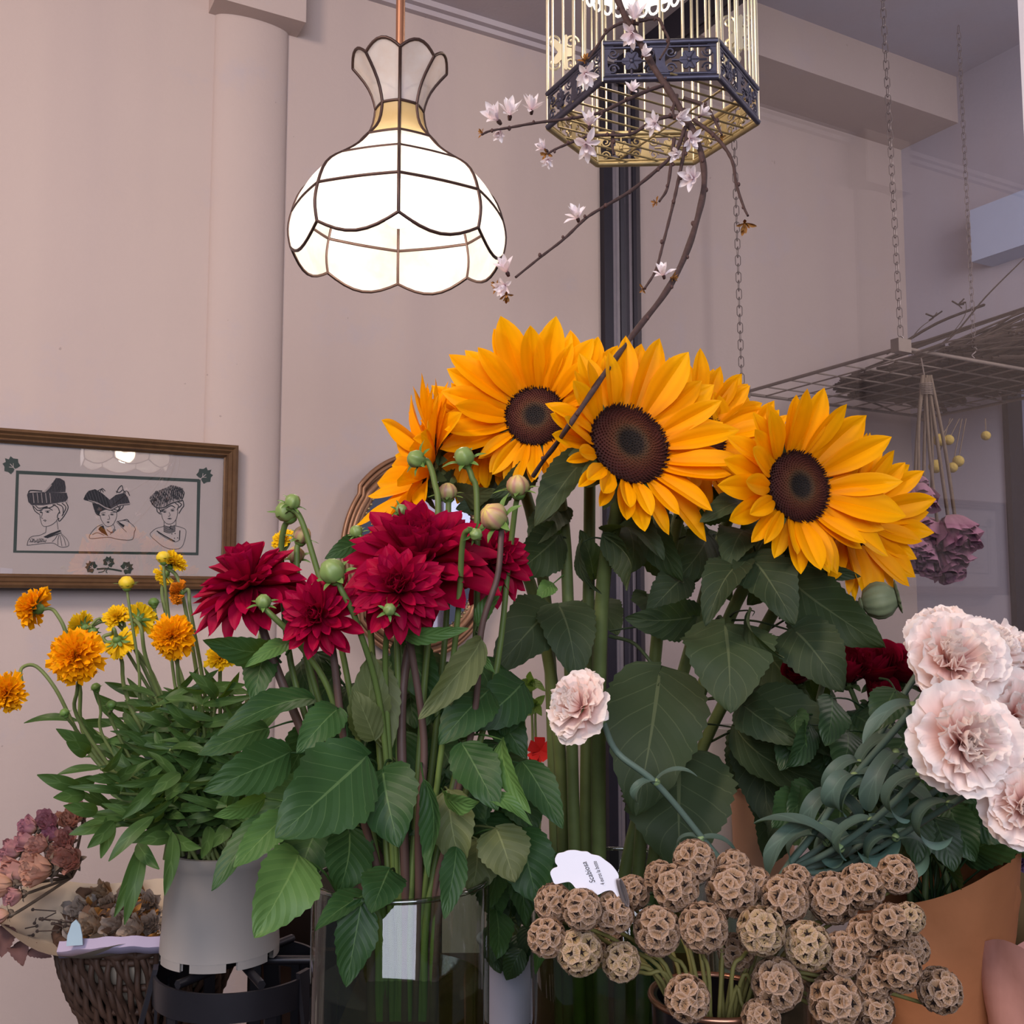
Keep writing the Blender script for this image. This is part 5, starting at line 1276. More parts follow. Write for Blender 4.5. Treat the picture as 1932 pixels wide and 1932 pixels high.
for k in range(3):
    sp_ = (.10, .02, .02)[k]; a = R((197, 335, 80)[k]); a_ = PC + V3((.02 + sr * cos(a), sr * sin(a), -.005)); b_ = V3((a_.x + sp_ * cos(a), a_.y + sp_ * sin(a), .0))
    b1 = a_.lerp(b_, .10) + V3((cos(a), sin(a), 0)) * .012
    m = MB(); d = V3((-sin(a), cos(a), 0)) * .009; e = V3((cos(a), sin(a), 0)) * .0025
    ps = [a_, b1, b_]; vs = []
    for p in ps: vs += [p - d - e, p + d - e, p + d + e, p - d + e]
    m.add(vs, [(4 * i + j, 4 * i + (j + 1) % 4, 4 * i + 4 + (j + 1) % 4, 4 * i + 4 + j) for i in range(2) for j in range(4)] + [(0, 1, 2, 3), (11, 10, 9, 8)]); part('leg', m, t, mats=M_iron, smooth=False)
ca = P(470, 1700, 1.42); cb = P(640, 1700, 1.42)
t = thing('dark_cabinet', 'dark stained wooden cabinet in shade behind the plant stand', 'cabinet', V3(((ca.x + cb.x) / 2, 1.55, 0)))
m = MB(); box(m, (ca.x, 1.42, 0.02), (cb.x + .12, 1.70, ca.z)); part('body', m, t, mats=M_wood, smooth=False)
for k in range(2):
    m = MB(); x = ca.x + .008 + k * .125; box(m, (x, 1.405, .06), (x + .115, 1.419, ca.z - .06)); d = part('cabinet_door', m, t, mats=M_crate, smooth=False)
    m = MB(); ball(m, (x + (.10 if k == 0 else .015), 1.398, ca.z - .25), .008); part('knob', m, d, mats=M_brassd)

PLB = P(410, 1600, 1.12)
t = thing('coreopsis_plant', 'bushy plant with narrow leaves and ruffled orange yellow flowers in grey pot', 'plant', V3((PC.x, PC.y, PC.z + H_ * .8)))
rk_ = random.Random(9)
def kflower(hp, r, face, stem, mesh, buds=False, sd=0):
    h = P(*hp); rr = S(r, hp[2]); F = V3(face).normalized()
    part('bloom', mesh, t, T(h) @ frame(F) @ Rz(sd) @ Sc(rr))
    small_calyx(t, h - F * rr * .12, F, rr * .32, n=8, L=1.6, ang=72)
    pts = [h - F * rr * .3, h - F * rr * .7 + V3((0, 0, .004))] + [P(*p) for p in stem]
    m = MB(); tube(m, catmull(pts, 6), (S(3.2, hp[2]), S(4, hp[2])), 7); part('flower_stem', m, t, mats=M_stem_k)
kflower((64, 1146, 1.06), 45, (-.75, -.10, .25), [(108, 1160, 1.06), (125, 1195, 1.06), (150, 1290, 1.08), (165, 1400, 1.10), (300, 1560, 1.12)], POM_O[0], sd=1)
kflower((14, 1306, 1.04), 42, (-.4, -.75, -.1), [(40, 1262, 1.07), (68, 1257, 1.08), (105, 1300, 1.08), (140, 1370, 1.09), (168, 1420, 1.1), (310, 1580, 1.12)], POM_O[1], sd=2)
kflower((143, 1238, 1.00), 58, (-.05, -.92, .12), [(146, 1300, 1.03), (155, 1370, 1.06), (300, 1570, 1.11)], POM_O[2], sd=3)
kflower((325, 1200, 1.02), 47, (-.1, -.95, .15), [(335, 1260, 1.04), (345, 1330, 1.06), (390, 1560, 1.11)], POM_O[0], sd=4)
kflower((155, 1182, 1.10), 32, (-.75, .25, .25), [(195, 1172, 1.10), (225, 1180, 1.10), (262, 1240, 1.11), (330, 1400, 1.12), (370, 1560, 1.12)], POM_Y[0], sd=1)
kflower((222, 1165, 1.09), 30, (-.2, -.7, .6), [(245, 1210, 1.1), (300, 1300, 1.11), (380, 1560, 1.12)], POM_Y[1], sd=2)
kflower((264, 1168, 1.08), 34, (.15, .75, .25), [(266, 1185, 1.05), (275, 1240, 1.06), (310, 1340, 1.09), (380, 1560, 1.12)], POM_Y[0], sd=5)
kflower((224, 1212, 1.07), 36, (.1, .5, -.55), [(212, 1195, 1.08), (195, 1205, 1.08), (228, 1240, 1.08), (245, 1330, 1.09), (360, 1570, 1.12)], POM_Y[1], sd=3)
kflower((326, 1062, 1.08), 30, (.5, -.1, .7), [(335, 1090, 1.08), (352, 1160, 1.08), (368, 1250, 1.09), (415, 1560, 1.12)], POM_Y[0], sd=4)
kflower((311, 1085, 1.10), 24, (-.4, .1, -.3), [(306, 1110, 1.10), (316, 1170, 1.10), (345, 1300, 1.11), (400, 1560, 1.12)], POM_Y[1], sd=6)
kflower((337, 1118, 1.06), 25, (-.7, -.2, .1), [(358, 1145, 1.06), (368, 1200, 1.07), (385, 1300, 1.09), (420, 1560, 1.12)], POM_W[0], sd=4)
kflower((415, 1243, 1.08), 30, (0, -.6, .4), [(415, 1290, 1.09), (420, 1560, 1.12)], POM_Y[1], sd=1)
kflower((535, 1020, 1.14), 26, (-.3, -.5, .5), [(520, 1080, 1.14), (470, 1300, 1.13), (430, 1560, 1.12)], POM_Y[0], sd=2)
def kbud(x, y, Y, r, F, stem, mat):
    c = P(x, y, Y); rr = S(r, Y); F = V3(F).normalized(); m = MB()
    lathe(m, [(.001, .95), (.5, .85), (.9, .4), (1, 0), (.7, -.6), (.2, -.9)], 16, ripple=lambda w, u: 1 + .08 * cos(9 * w)); m.v = [v * rr for v in m.v]
    part('bud', m.mesh('bud', mat), t, T(c) @ frame(F)); small_calyx(t, c - F * rr * .4, F, rr * .8, n=7, L=1.7, ang=60)
    m = MB(); tube(m, catmull([c - F * rr] + [P(*p) for p in stem], 6), (S(2.6, Y), S(3.4, Y)), 6); part('flower_stem', m, t, mats=M_stem_k)
M_yb = simple('yellow_bud', 'd6b92e', .5, .3, 0, .15, 60)
for b in ((239, 1100, 1.06, 14, (0, -.2, 1), [(245, 1150, 1.06), (262, 1260, 1.07), (275, 1380, 1.09), (370, 1570, 1.12)], M_yb),
          (308, 1052, 1.07, 13, (-.1, -.1, 1), [(310, 1090, 1.07), (318, 1160, 1.08), (335, 1320, 1.1), (400, 1570, 1.12)], M_yb),
          (290, 1137, 1.09, 10, (-.1, -.1, 1), [(300, 1180, 1.09), (350, 1300, 1.1), (400, 1560, 1.12)], M_calyx),
          (181, 1297, 1.07, 9, (-.3, -.2, 1), [(190, 1340, 1.08), (200, 1400, 1.09), (320, 1570, 1.12)], M_calyx),
          (210, 1330, 1.06, 9, (0, -.2, 1), [(215, 1370, 1.08), (320, 1570, 1.12)], M_calyx),
          (122, 1345, 1.06, 9, (-.3, -.2, .9), [(150, 1385, 1.08), (170, 1420, 1.1), (310, 1580, 1.12)], M_calyx),
          (176, 1192, 1.08, 9, (.1, -.6, -.5), [(172, 1180, 1.09), (205, 1178, 1.1), (300, 1330, 1.12)], M_calyx)): kbud(*b)
# foliage: stalks with lance leaves
mass = MB(); nleaf = 0
def klf(a, b, w, roll, bend):
    global nleaf
    L = (b - a).length
    lm = leaf_mesh(L, w, 'lance', bend, .25, .3, 0, n=12, mcols=4, seed=nleaf); nleaf += 1
    M = leafM(a, b, roll)
    if nleaf <= 96: part('leaf', lm.mesh('leaf', ML_K), t, M)
    else: mass.add(lm.v, lm.f, 0, lm.uv, M)
for (b, e) in (((150, 1485), (70, 1462)), ((170, 1420), (105, 1375)), ((165, 1420), (125, 1400)), ((180, 1470), (120, 1480)), ((160, 1500), (100, 1505)), ((185, 1530), (120, 1520)), ((270, 1600), (235, 1745)), ((265, 1590), (215, 1730)), ((325, 1570), (310, 1690)), ((330, 1580), (380, 1600)), ((260, 1590), (300, 1640)), ((320, 1580), (262, 1590)), ((215, 1550), (165, 1600)), ((220, 1550), (130, 1575)), ((205, 1540), (190, 1620)), ((300, 1470), (230, 1545)), ((340, 1460), (285, 1500)), ((290, 1540), (205, 1625)), ((395, 1560), (380, 1620)), ((430, 1560), (402, 1598))):
    Y = rk_.uniform(.98, 1.03); klf(P(b[0], b[1], Y), P(e[0], e[1], Y - .03), S(27, Y), rk_.uniform(-25, 25), .12)
cen = P(395, 1610, 1.12)
for i in range(64):
    x = rk_.gauss(330, 95); y = rk_.uniform(1275, 1520) + abs(x - 360) * .35; x = min(max(x, 150), 545)
    if y > 1590: continue
    Y = rk_.uniform(1.00, 1.22); top_ = P(x, y, Y)
    m = MB(); tube(m, catmull([cen + V3((rk_.uniform(-.04, .04), rk_.uniform(-.04, .04), 0)), cen.lerp(top_, .55) + V3((0, 0, .02)), top_], 5), (.0022, .0014), 6); mass.add(m.v, m.f, 1, m.uv)
    for k in range(5):
        f = 1 - k * .16; c = cen.lerp(top_, f) + V3((0, 0, .01 * sin(pi * f)))
        for s in (-1, 1):
            d = V3((s * rk_.uniform(.3, 1), rk_.uniform(-.9, .4), rk_.uniform(-.15, .75))).normalized() * rk_.uniform(.035, .062)
            klf(c, c + d, rk_.uniform(.008, .013), rk_.uniform(-60, 60), rk_.uniform(.05, .2))
f = part('foliage', mass, t, mats=[ML_K, M_stem_k]); f['kind'] = 'stuff'

# ================================================================== WICKER BASKET WITH DRIED FLOWERS
BK = P(285, 1740, 1.26); bk_r = S(158, 1.26)
t = thing('wicker_basket', 'brown wicker bowl basket on the left lined with paper', 'basket', BK - UZ * .145)
def bprof(u): return bk_r * (1.0 - .62 * (1 - u) ** 1.8), -.145 * (1 - u)
m = MB(); N = 84
for i in range(N):
    a = 2 * pi * i / N; pts = []
    for j in range(13):
        u = j / 12; r, z = bprof(u); w = .0035 * sin(j * 1.9 + i * 2.1); aa = a + .30 * (1 - u) + .03 * sin(i * 1.7 + j * .9)
        pts.append(BK + V3(((r + w) * cos(aa), (r + w) * sin(aa), z)))
    tube(m, catmull(pts, 2), .0034, 6)
for k in range(5):
    u = (k + .5) / 5; r, z = bprof(u); tube(m, [BK + V3(((r - .004) * cos(w * pi / 30), (r - .004) * sin(w * pi / 30), z)) for w in range(60)], .004, 6, closed=True)
part('woven_wall', m, t, mats=M_wick)
m = MB(); r, z = bprof(0.02); lathe(m, [(0, z), (r, z), (r * 1.3, z + .01)], 32, M=T(BK)); part('bottom', m, t, mats=M_wick)
m = MB(); lathe(m, [(0, -.10), (bk_r * .75, -.06), (bk_r * .97, -.004)], 32, M=T(BK)); part('inner_lining', m, t, mats=M_paper)
m = MB(); 
for k in range(2): tube(m, [BK + V3(((bk_r) * cos(w * pi / 30), (bk_r) * sin(w * pi / 30), .004 * sin(w * 1.3 + k * 3) - .002)) for w in range(60)], .0055, 7, closed=True)
part('rim', m, t, mats=M_wick)
m = MB(); lathe(m, [(0, 0), (.05, 0), (.05, .03), (0, .03)], 24, M=T(V3((BK.x, BK.y, BK.z - .178))))
for k in range(3):
    a = k * 2.1; c = V3((BK.x + .035 * cos(a), BK.y + .035 * sin(a), 0)); tube(m, [c, V3((c.x, c.y, BK.z - .17))], .009, 8)
solo('stool', m, 'small dark stool under the wicker basket', 'stool', M_wood)
# paper sheet laid over the basket, curling up at the left
DP = P(212, 1752, 1.215); dr = S(205, 1.24)
def sheet(u, v):
    a = 2 * pi * v; r = dr * u; lift = .008 + .030 * u * u + (.020 * max(0, -cos(a)) + .015 * max(0, sin(a))) * u ** 2 + .006 * sin(5 * a + 1) * u ** 3
    lf = 1 + .0 * cos(a) - .32 * max(0, cos(a)) 
    return DP + V3((r * lf * cos(a), r * .82 * sin(a), lift - .03))
m = MB(); vs, fs, uv = grid(14, 64, sheet); m.add(vs, fs, 0, uv)
solo('paper_sheet', m, 'cream tissue paper sheet spread over the basket under dried petals', 'paper', M_paper)
m = MB(); ed = []
for k in range(25):
    x = lerp(112, 330, k / 24); y = 1776 - 10 * sin(k / 24 * 2.4) + 1.1 * sin(k * 1.1); ed.append(P(x, y, 1.135 - .012 * sin(k / 24 * pi)))
vs = []
for p in ed: vs += [p, p + V3((0, -.006, -.009)), p + V3((0, 0, -.0175)), p + V3((0, .002, -.0175))]
m.add(vs, [(4 * k + j, 4 * k + 4 + j, 4 * k + 5 + j, 4 * k + 1 + j) for k in range(24) for j in range(3)])
solo('paper_strip', m, 'lilac paper edge folded along the front of the basket', 'paper', M_paperl)
m = MB(); pts = [(125, 1785), (127, 1765), (135, 1742), (143, 1735), (151, 1745), (155, 1765), (156, 1783)]
fr_ = [P(x, y, 1.118) for x, y in pts]; m.add(fr_ + [p + V3((0, .0012, 0)) for p in fr_], [tuple(range(7)), tuple(range(13, 6, -1))] + [(i, (i + 1) % 7, 7 + (i + 1) % 7, 7 + i) for i in range(7)])
solo('paper_petal', m, 'pale blue rounded paper petal standing on the lilac edge', 'paper petal', simple('pale_blue_paper', 'a5bcc8', .8, .2, 0, .05), smooth=False)
# dried blooms lying in the paper
rd_ = random.Random(31)
M_db = [simple('dried_amber', '9a6a35', .8, .2, 0, .3, 60), simple('dried_grey', '7d7570', .8, .2, 0, .3, 60), simple('dried_umber', '5a4436', .8, .2, 0, .3, 60)]
DRB = [rose_mesh('dried_mixed_bloom', MP_DF, 14, 40 + s, .5, .15) for s in range(3)]
DL = ['amber dried bloom with orange rim in the basket paper', 'dark umber dried bloom at the front of the basket paper', 'grey dried bloom beside the amber one', 'dried bloom against the grey pot in the basket', 'silver dried flower head behind the lilac edge', 'brown dried bloom toward the back of the basket paper', 'small dried bloom at the left of the basket heap', 'dried bloom under the hanging green leaf tips', 'withered bloom at the rear of the basket heap', 'tan dried bloom in the middle of the basket heap', 'flat dried bloom on the right of the basket heap']
for i, (x, y, r) in enumerate([(238, 1702, 24), (175, 1745, 24), (222, 1745, 24), (282, 1712, 24), (255, 1752, 22), (255, 1690, 26), (150, 1718, 20), (205, 1712, 20), (195, 1688, 22), (235, 1725, 20), (285, 1745, 20)]):
    Y = lerp(1.30, 1.15, (y - 1688) / 64); solo('dried_bloom', DRB[i % 3], DL[i], 'dried flower', M=T(P(x, y, Y)) @ frame((rd_.uniform(-.6, .6), -1, .5)) @ Sc(S(r * 1.3, Y)), group='dried blooms in the basket')
m = MB()
for i in range(16):
    a = P(rd_.uniform(55, 130), rd_.uniform(1715, 1765), 1.19); tube(m, [a, a + V3((rd_.uniform(-.02, .03), rd_.uniform(-.01, .01), rd_.uniform(-.003, .006)))], .0007, 4); ball(m, a, .002, nu=4, nv=5)
o = solo('dried_stalks', m, 'scattered dried stalk bits on the cream paper', 'dried stalks', M_twigd, kind='stuff')
m = MB()
for i in range(90):
    x, y = rd_.uniform(140, 300), rd_.uniform(1692, 1772); Y = lerp(1.30, 1.16, (y - 1688) / 84); a = P(x, y, Y)
    lm = leaf_mesh(rd_.uniform(.012, .024), rd_.uniform(.008, .016), 'dah', .4, .5, 1.5, 0, rd_.uniform(-1, 1), n=8, mcols=4, seed=i)
    d = V3((rd_.uniform(-1, 1), rd_.uniform(-1, .2), rd_.uniform(-.4, .8))).normalized(); m.add(lm.v, lm.f, i % 3, lm.uv, leafM(a, a + d * .02, rd_.uniform(-60, 60)))
solo('dried_petals', m, 'loose crumpled dried petals scattered between the dried blooms', 'dried petals', M_db, kind='stuff')
# dried pink roses
DRL = [(55, 1561, 19, 'mauve dried rose topmost at the left edge of its bunch'), (93, 1550, 21, 'tan dried rose at the top of the dried bunch'), (134, 1545, 23, 'wide pink dried rose under the green leaf tips'), (49, 1587, 20, 'round tan dried rose bud above the pale one'), (74, 1594, 20, 'smooth peach dried rose bud in the middle of the bunch'), (23, 1606, 21, 'tan dried rose bud poking out to the wall side'), (99, 1574, 17, 'small tan dried rose behind the peach bud'), (28, 1650, 30, 'large opened cream pink dried rose at the picture edge'), (75, 1642, 30, 'big dried rose with purple rimmed petals facing forward'), (124, 1587, 22, 'purple dried rose beside the grey green leaves'), (134, 1622, 25, 'wrinkled rose red dried rose near the paper edge'), (152, 1535, 18, 'small coral dried rose behind the green foliage'), (4, 1672, 24, 'mauve dried rose cut by the picture edge'), (28, 1690, 18, 'pink dried rose lying on the cream paper'), (2, 1728, 18, 'faded dried rose low at the picture edge'), (60, 1618, 17, 'shaded dried rose deep in the bunch'), (105, 1608, 18, 'dark dried rose between purple and peach ones')]
for i, (x, y, r, lb) in enumerate(DRL):
    Y = 1.22 - .0004 * (y - 1545) + rd_.uniform(-.015, .015); h = P(x, y, Y); F = V3(((x - 130) / 130 + rd_.uniform(-.2, .2), -.75, .35 - (y - 1600) / 250)).normalized(); rr = S(r, Y); b = P(135, 1655, 1.285)
    t = thing('dried_rose', lb, 'dried rose', b, 'dried pink roses in the left bunch')
    part('bloom', ROSE_D[i % 4], t, T(h) @ frame(F) @ Rz(i) @ Sc(rr * 1.32)); small_calyx(t, h - F * rr * .65, F, rr * .6, M_twig, n=5, L=1.2)
    stem_part(t, [h - F * rr * .7, h - F * rr * 1.6, b], .0016, .002, M_twig, 6)
m = MB()
for (x0, y0, x1, y1, w) in ((18, 1752, 2, 1808, 40), (40, 1775, 44, 1822, 36), (62, 1785, 98, 1806, 24)):
    lm = leaf_mesh((P(x1, y1, 1.16) - P(x0, y0, 1.18)).length, S(w, 1.18), 'dah', .2, .4, 1.2, .2, seed=x0); m.add(lm.v, lm.f, 0, lm.uv, leafM(P(x0, y0, 1.18), P(x1, y1, 1.16), 15))
solo('dried_leaf', m, 'crumpled brown dried leaves hanging below the paper', 'dried leaves', simple('dried_brown_leaf', '6a4c48', .8, .2, 0, .3, 40), kind='stuff')

# ================================================================== BEHIND: bucket, geranium, pots
t = thing('bucket', 'white enamel bucket on the counter between the two glass vases', 'bucket', V3((P(960, 1800, 1.18).x, 1.18, ZT)))
bc = t.location.copy(); bz = P(960, 1770, 1.18).z - ZT; br = S(55, 1.18)
m = MB(); lathe(m, [(0, 0), (br * .8, 0), (br, bz), (br * .96, bz), (br * .76, .005), (0, .005)], 36, M=T(bc)); part('body', m, t, mats=M_bucket)
m = MB(); tube(m, [bc + V3((br * cos(k * pi / 24), br * sin(k * pi / 24), bz)) for k in range(48)], .003, 8, closed=True); part('rim', m, t, mats=M_bucket)
t = thing('geranium', 'red flowered geranium with pale leaves behind the vases', 'geranium', V3((bc.x, bc.y, ZT + .05)))
rg = random.Random(4)
for (x, y) in ((955, 1290), (985, 1300), (1002, 1285), (975, 1330), (1020, 1480), (1020, 1420), (990, 1405), (1010, 1330)):
    b_ = bc + V3((0, 0, bz * .6)); q = P(x, y, 1.2); stem_part(t, [q, q.lerp(b_, .4) + V3((.01, 0, .01)), b_], .0014, .002, M_stem_k, 6)
    if y < 1340:
        for k in range(6): leaf(t, q, q + V3((rg.uniform(-.02, .02), rg.uniform(-.02, .01), rg.uniform(-.012, .012))), 16, 'dah', ML_G, roll=rg.uniform(-50, 50), serr=.1)
for (x, y, r, mt) in ((1020, 1415, 26, MP_V), (1008, 1440, 18, MP_V), (985, 1402, 22, MP_C)):
    c = P(x, y, 1.19); m = MB()
    for k in range(5 if mt is MP_V else 3):
        vs, fs, uv = grid(6, 4, lambda u, v: ((.2 + .8 * sin(pi * min(1, u * .6))) * .4 * (v * 2 - 1), u, .15 * u * u)); m.add(vs, fs, 0, uv, T(c) @ frame((rg.uniform(-.4, .4), -.8, .2)) @ Rz(k * 1.26) @ Rx(R(25)) @ Sc(S(r, 1.19)))
    part('blossom', m, t, mats=mt)
for k in range(14):
    x, y = rg.uniform(920, 1010), rg.uniform(1640, 1790); q = P(x, y, 1.14); leaf(t, q, P(x + rg.uniform(-25, 25), y + rg.uniform(40, 80), 1.12), rg.uniform(36, 56), 'dah', ML_R, roll=rg.uniform(-40, 40), pet=bc + V3((0, 0, bz + .02)))
leaf(t, (985, 1790, 1.10), (955, 1850, 1.10), 44, 'dah', ML_R, roll=10)
wc = P(1382, 1440, 1.28); t = thing('white_vase', 'plain white ceramic vase glimpsed behind the sunflower stems', 'vase', V3((wc.x, wc.y, ZT)))
m = MB(); r_ = S(50, 1.28); zt_ = P(1365, 1370, 1.28).z - ZT; lathe(m, [(0, 0), (r_ * .8, 0), (r_, zt_ * .5), (r_ * .9, zt_ * .85), (r_, zt_), (r_ * .9, zt_), (r_ * .8, zt_ * .85), (0, .01)], 36, M=T(V3((wc.x, wc.y, ZT)))); part('vessel', m, t, mats=M_ceram)
pc_ = P(1440, 1560, 1.22); t = thing('clay_pot', 'peach clay pot in shade behind the carnation leaves', 'pot', V3((pc_.x, pc_.y, ZT)))
m = MB(); r_ = S(60, 1.22); zt_ = P(1420, 1450, 1.22).z - ZT; lathe(m, [(0, 0), (r_ * .75, 0), (r_, zt_), (r_ * .9, zt_), (r_ * .68, .01), (0, .01)], 36, M=T(V3((pc_.x, pc_.y, ZT)))); part('vessel', m, t, mats=M_terra)
m = MB(); lathe(m, [(r_ * 1.0, zt_ - .02), (r_ * 1.08, zt_ - .02), (r_ * 1.08, zt_), (r_ * .92, zt_)], 36, M=T(V3((pc_.x, pc_.y, ZT)))); part('rim', m, t, mats=M_terra)

# ================================================================== CARNATIONS
cvb = P(1440, 1760, .86)
t = thing('carnation_vase', 'small glass vase of carnation stems hidden behind the seed heads', 'vase', V3((cvb.x, cvb.y, ZT)))
m = MB(); lathe(m, [(0, 0), (.036, 0), (.045, P(1440, 1690, .86).z - ZT), (.042, P(1440, 1690, .86).z - ZT), (.033, .008), (0, .008)], 32, M=T(V3((cvb.x, cvb.y, ZT)))); part('vessel', m, t, mats=GLASS)
cB = [(1470, 1660, .85), (1440, 1760, .86)]
carnation('single pale carnation leaning left in front of the sunflower leaves', (1083, 1327, .84), (-.62, -.62, .42), 68, [(1165, 1420, .84), (1238, 1478, .84), (1320, 1575, .85), (1400, 1680, .86), (1435, 1780, .86)], seed=1, nodes=[(1238, 1476, .84), (1322, 1582, .85)], sw=6, lsc=.6)
carnation('large blush carnation highest of the front right ones', (1806, 1240, .74), (-.05, -.85, .38), 98, [(1735, 1320, .78), (1690, 1375, .79), (1600, 1480, .82), (1530, 1580, .84)] + cB, seed=2, nodes=[(1722, 1332, .78), (1612, 1465, .81), (1545, 1560, .83)], sw=7)
carnation('biggest blush carnation with one magenta streak', (1826, 1398, .69), (-.02, -.93, .15), 102, [(1740, 1460, .74), (1640, 1555, .79), (1560, 1610, .82)] + cB, seed=3, nodes=[(1735, 1463, .74), (1645, 1550, .79), (1585, 1600, .81)], sw=7)
carnation('blush carnation at the picture edge between the two large ones', (1928, 1345, .76), (.05, -.9, .2), 78, [(1850, 1420, .80), (1700, 1540, .83), (1580, 1620, .85)] + cB, seed=4, nodes=[(1690, 1420, .80), (1660, 1480, .80)], sw=6.5)
carnation('pinker carnation lowest at the picture edge', (1935, 1520, .68), (-.25, -.9, .1), 80, [(1850, 1492, .72), (1790, 1520, .74), (1700, 1575, .79), (1580, 1640, .83)] + cB, seed=5, nodes=[(1792, 1518, .74), (1690, 1580, .79)], sw=6.5)
carnation('half open pale carnation at the top of the right cluster', (1765, 1185, .82), (-.45, -.45, .7), 60, [(1740, 1260, .84), (1650, 1400, .85), (1540, 1560, .86)] + cB, seed=6, nodes=[(1622, 1440, .84), (1575, 1500, .85)])
carnation('pale carnation behind the highest large one', (1872, 1212, .83), (.25, -.6, .6), 68, [(1820, 1300, .85), (1700, 1440, .86), (1570, 1580, .86)] + cB, seed=7, nodes=[(1660, 1490, .84), (1560, 1590, .84)])
carnation('small pale carnation at the picture edge above the others', (1930, 1228, .86), (.2, -.7, .5), 48, [(1860, 1330, .87), (1720, 1470, .87), (1590, 1600, .87)] + cB, seed=8, n=36, nodes=[(1720, 1470, .86), (1630, 1560, .86)])
# ================================================================== WRAPPED BOUQUET with red roses
kc = P(1765, 1800, .92); ktop = P(1765, 1610, .92).z; 
t = thing('kraft_wrap', 'brown kraft paper cone wrapped round the rose stems', 'wrapping paper', V3((kc.x, kc.y, ZT)))
def wrap(u, v, k=1.0, off=0.0):
    a = lerp(-1.25 * pi, .85 * pi, v) + off; r = lerp(.030, .068, u ** .8) * k * (1 + .04 * sin(3 * a + 4 * u) + .05 * abs(sin(3 * a + 7 * u)) - .045 * abs(sin(2 * a - 5 * u + 1))) + .004 * v
    z = lerp(ZT + .002, ktop, u) + (.034 * cos(a - .3) * u ** 3)
    return V3((kc.x + r * cos(a), kc.y + r * sin(a), z))
m = MB(); vs, fs, uv = grid(20, 60, wrap); m.add(vs, fs, 0, uv); part('sheet', m, t, mats=M_kraft)
m = MB(); 
def flap(u, v):
    a = lerp(-.75, .15, v); r = lerp(.036, .068, u) * (1 + .02 * sin(6 * v)); return V3((kc.x + r * cos(a), kc.y + r * sin(a), lerp(ZT + .05, ktop - .012 - .05 * v, u)))
vs, fs, uv = grid(12, 12, flap); m.add(vs, fs, 0, uv); part('flap', m, t, mats=M_kraft)
roses = [(1600, 1262, 50, 'red rose under the lowest dark sunflower leaf'), (1655, 1258, 56, 'widest red rose in the dark rose cluster'), (1712, 1262, 52, 'red rose touching the highest large carnation'), (1505, 1272, 34, 'red rose glimpsed between the sunflower leaves'), (1765, 1320, 46, 'red rose seen between the two big carnations'), (1660, 1310, 44, 'shaded red rose low in the rose cluster')]
rr_ = random.Random(8)
for i, (x, y, r, lb) in enumerate(roses):
    Y = .99; h = P(x, y, Y); F = V3((rr_.uniform(-.3, .3), -.6, .7)).normalized(); rr = S(r, Y); b = V3((kc.x + .01 * cos(i), kc.y + .01 * sin(i), ZT + .03))
    t = thing('red_rose', lb, 'rose', b, 'dark red roses in the kraft wrap')
    part('bloom', ROSE_R[i % 2], t, T(h) @ frame(F) @ Rz(i) @ Sc(rr)); small_calyx(t, h - F * rr * .55, F, rr * .45, M_bract, n=5)
    stem_part(t, [h - F * rr * .7, P(lerp(x, 1765, .4), 1450, .95), P(lerp(x, 1765, .75), 1580, .93), V3((kc.x + .02 * cos(i), kc.y + .02 * sin(i), ktop - .03)), b], .0025, .003, M_bract, 7)
    for k in range(9):
        lx, ly = rr_.uniform(1500, 1790), rr_.uniform(1310, 1560); LY = rr_.uniform(.88, 1.0)
        leaf(t, (lx, ly, LY), (lx + rr_.uniform(-70, 70), ly + rr_.uniform(30, 100), LY - .03), rr_.uniform(60, 95), 'dah', ML_R, roll=rr_.uniform(-45, 45), pet=(lerp(lx, 1720, .4), ly + 20, .95))
for (b_, e_, w) in (((1760, 1540), (1800, 1645), 70), ((1790, 1520), (1840, 1625), 78), ((1830, 1540), (1895, 1590), 60), ((1720, 1520), (1735, 1640), 66), ((1690, 1300), (1650, 1380), 70)):
    leaf(t, (b_[0], b_[1], .84), (e_[0], e_[1], .82), w, 'dah', ML_R, roll=rr_.uniform(-20, 20), pet=(b_[0] - 30, b_[1] - 20, .9))
for k in range(22):
    a = 2 * pi * k / 22; q = .030 + .016 * (k % 3); b0 = V3((kc.x + q * cos(a), kc.y + q * sin(a), ktop + .004 + .012 * cos(a) + .012 * (k % 2)))
    leaf(t, b0, b0 + V3((.045 * cos(a) + rr_.uniform(-.02, .02), .035 * sin(a) - .02, rr_.uniform(-.01, .045))), rr_.uniform(60, 88), 'dah', ML_R, roll=rr_.uniform(-40, 40), pet=V3((kc.x, kc.y, ktop - .05)))
def wrapc(name, lb, cx, cy, Y, r0, r1, ytop, mat, tilt=0):
    c = P(cx, cy, Y); zt_ = P(cx, ytop, Y).z
    def fn(u, v):
        a = 2 * pi * v; r = lerp(r0, r1, u) * (1 + .04 * sin(4 * a + 3 * u) + .06 * abs(sin(3 * a + 6 * u))); z = lerp(ZT + .002, zt_, u) + .018 * sin(2 * a + tilt) * u ** 3
        return V3((c.x + r * cos(a) + tilt * .02 * u, c.y + r * sin(a), z))
    m = MB(); vs, fs, uv = grid(16, 48, fn); m.add(vs, fs, 0, uv); return solo(name, m, lb, 'wrapping paper', mat)
wrapc('olive_wrap', 'dull olive paper cone behind the kraft wrap', 1925, 1800, 1.06, .03, .062, 1640, M_olive)
wrapc('pink_wrap', 'dusty pink paper cone at the lower right picture edge', 1968, 1900, .86, .03, .055, 1800, M_kraftp, .6)
t = thing('lilac_flower', 'dusty purple ruffled flower at the picture edge above the olive paper', 'flower', P(1930, 1720, 1.06))
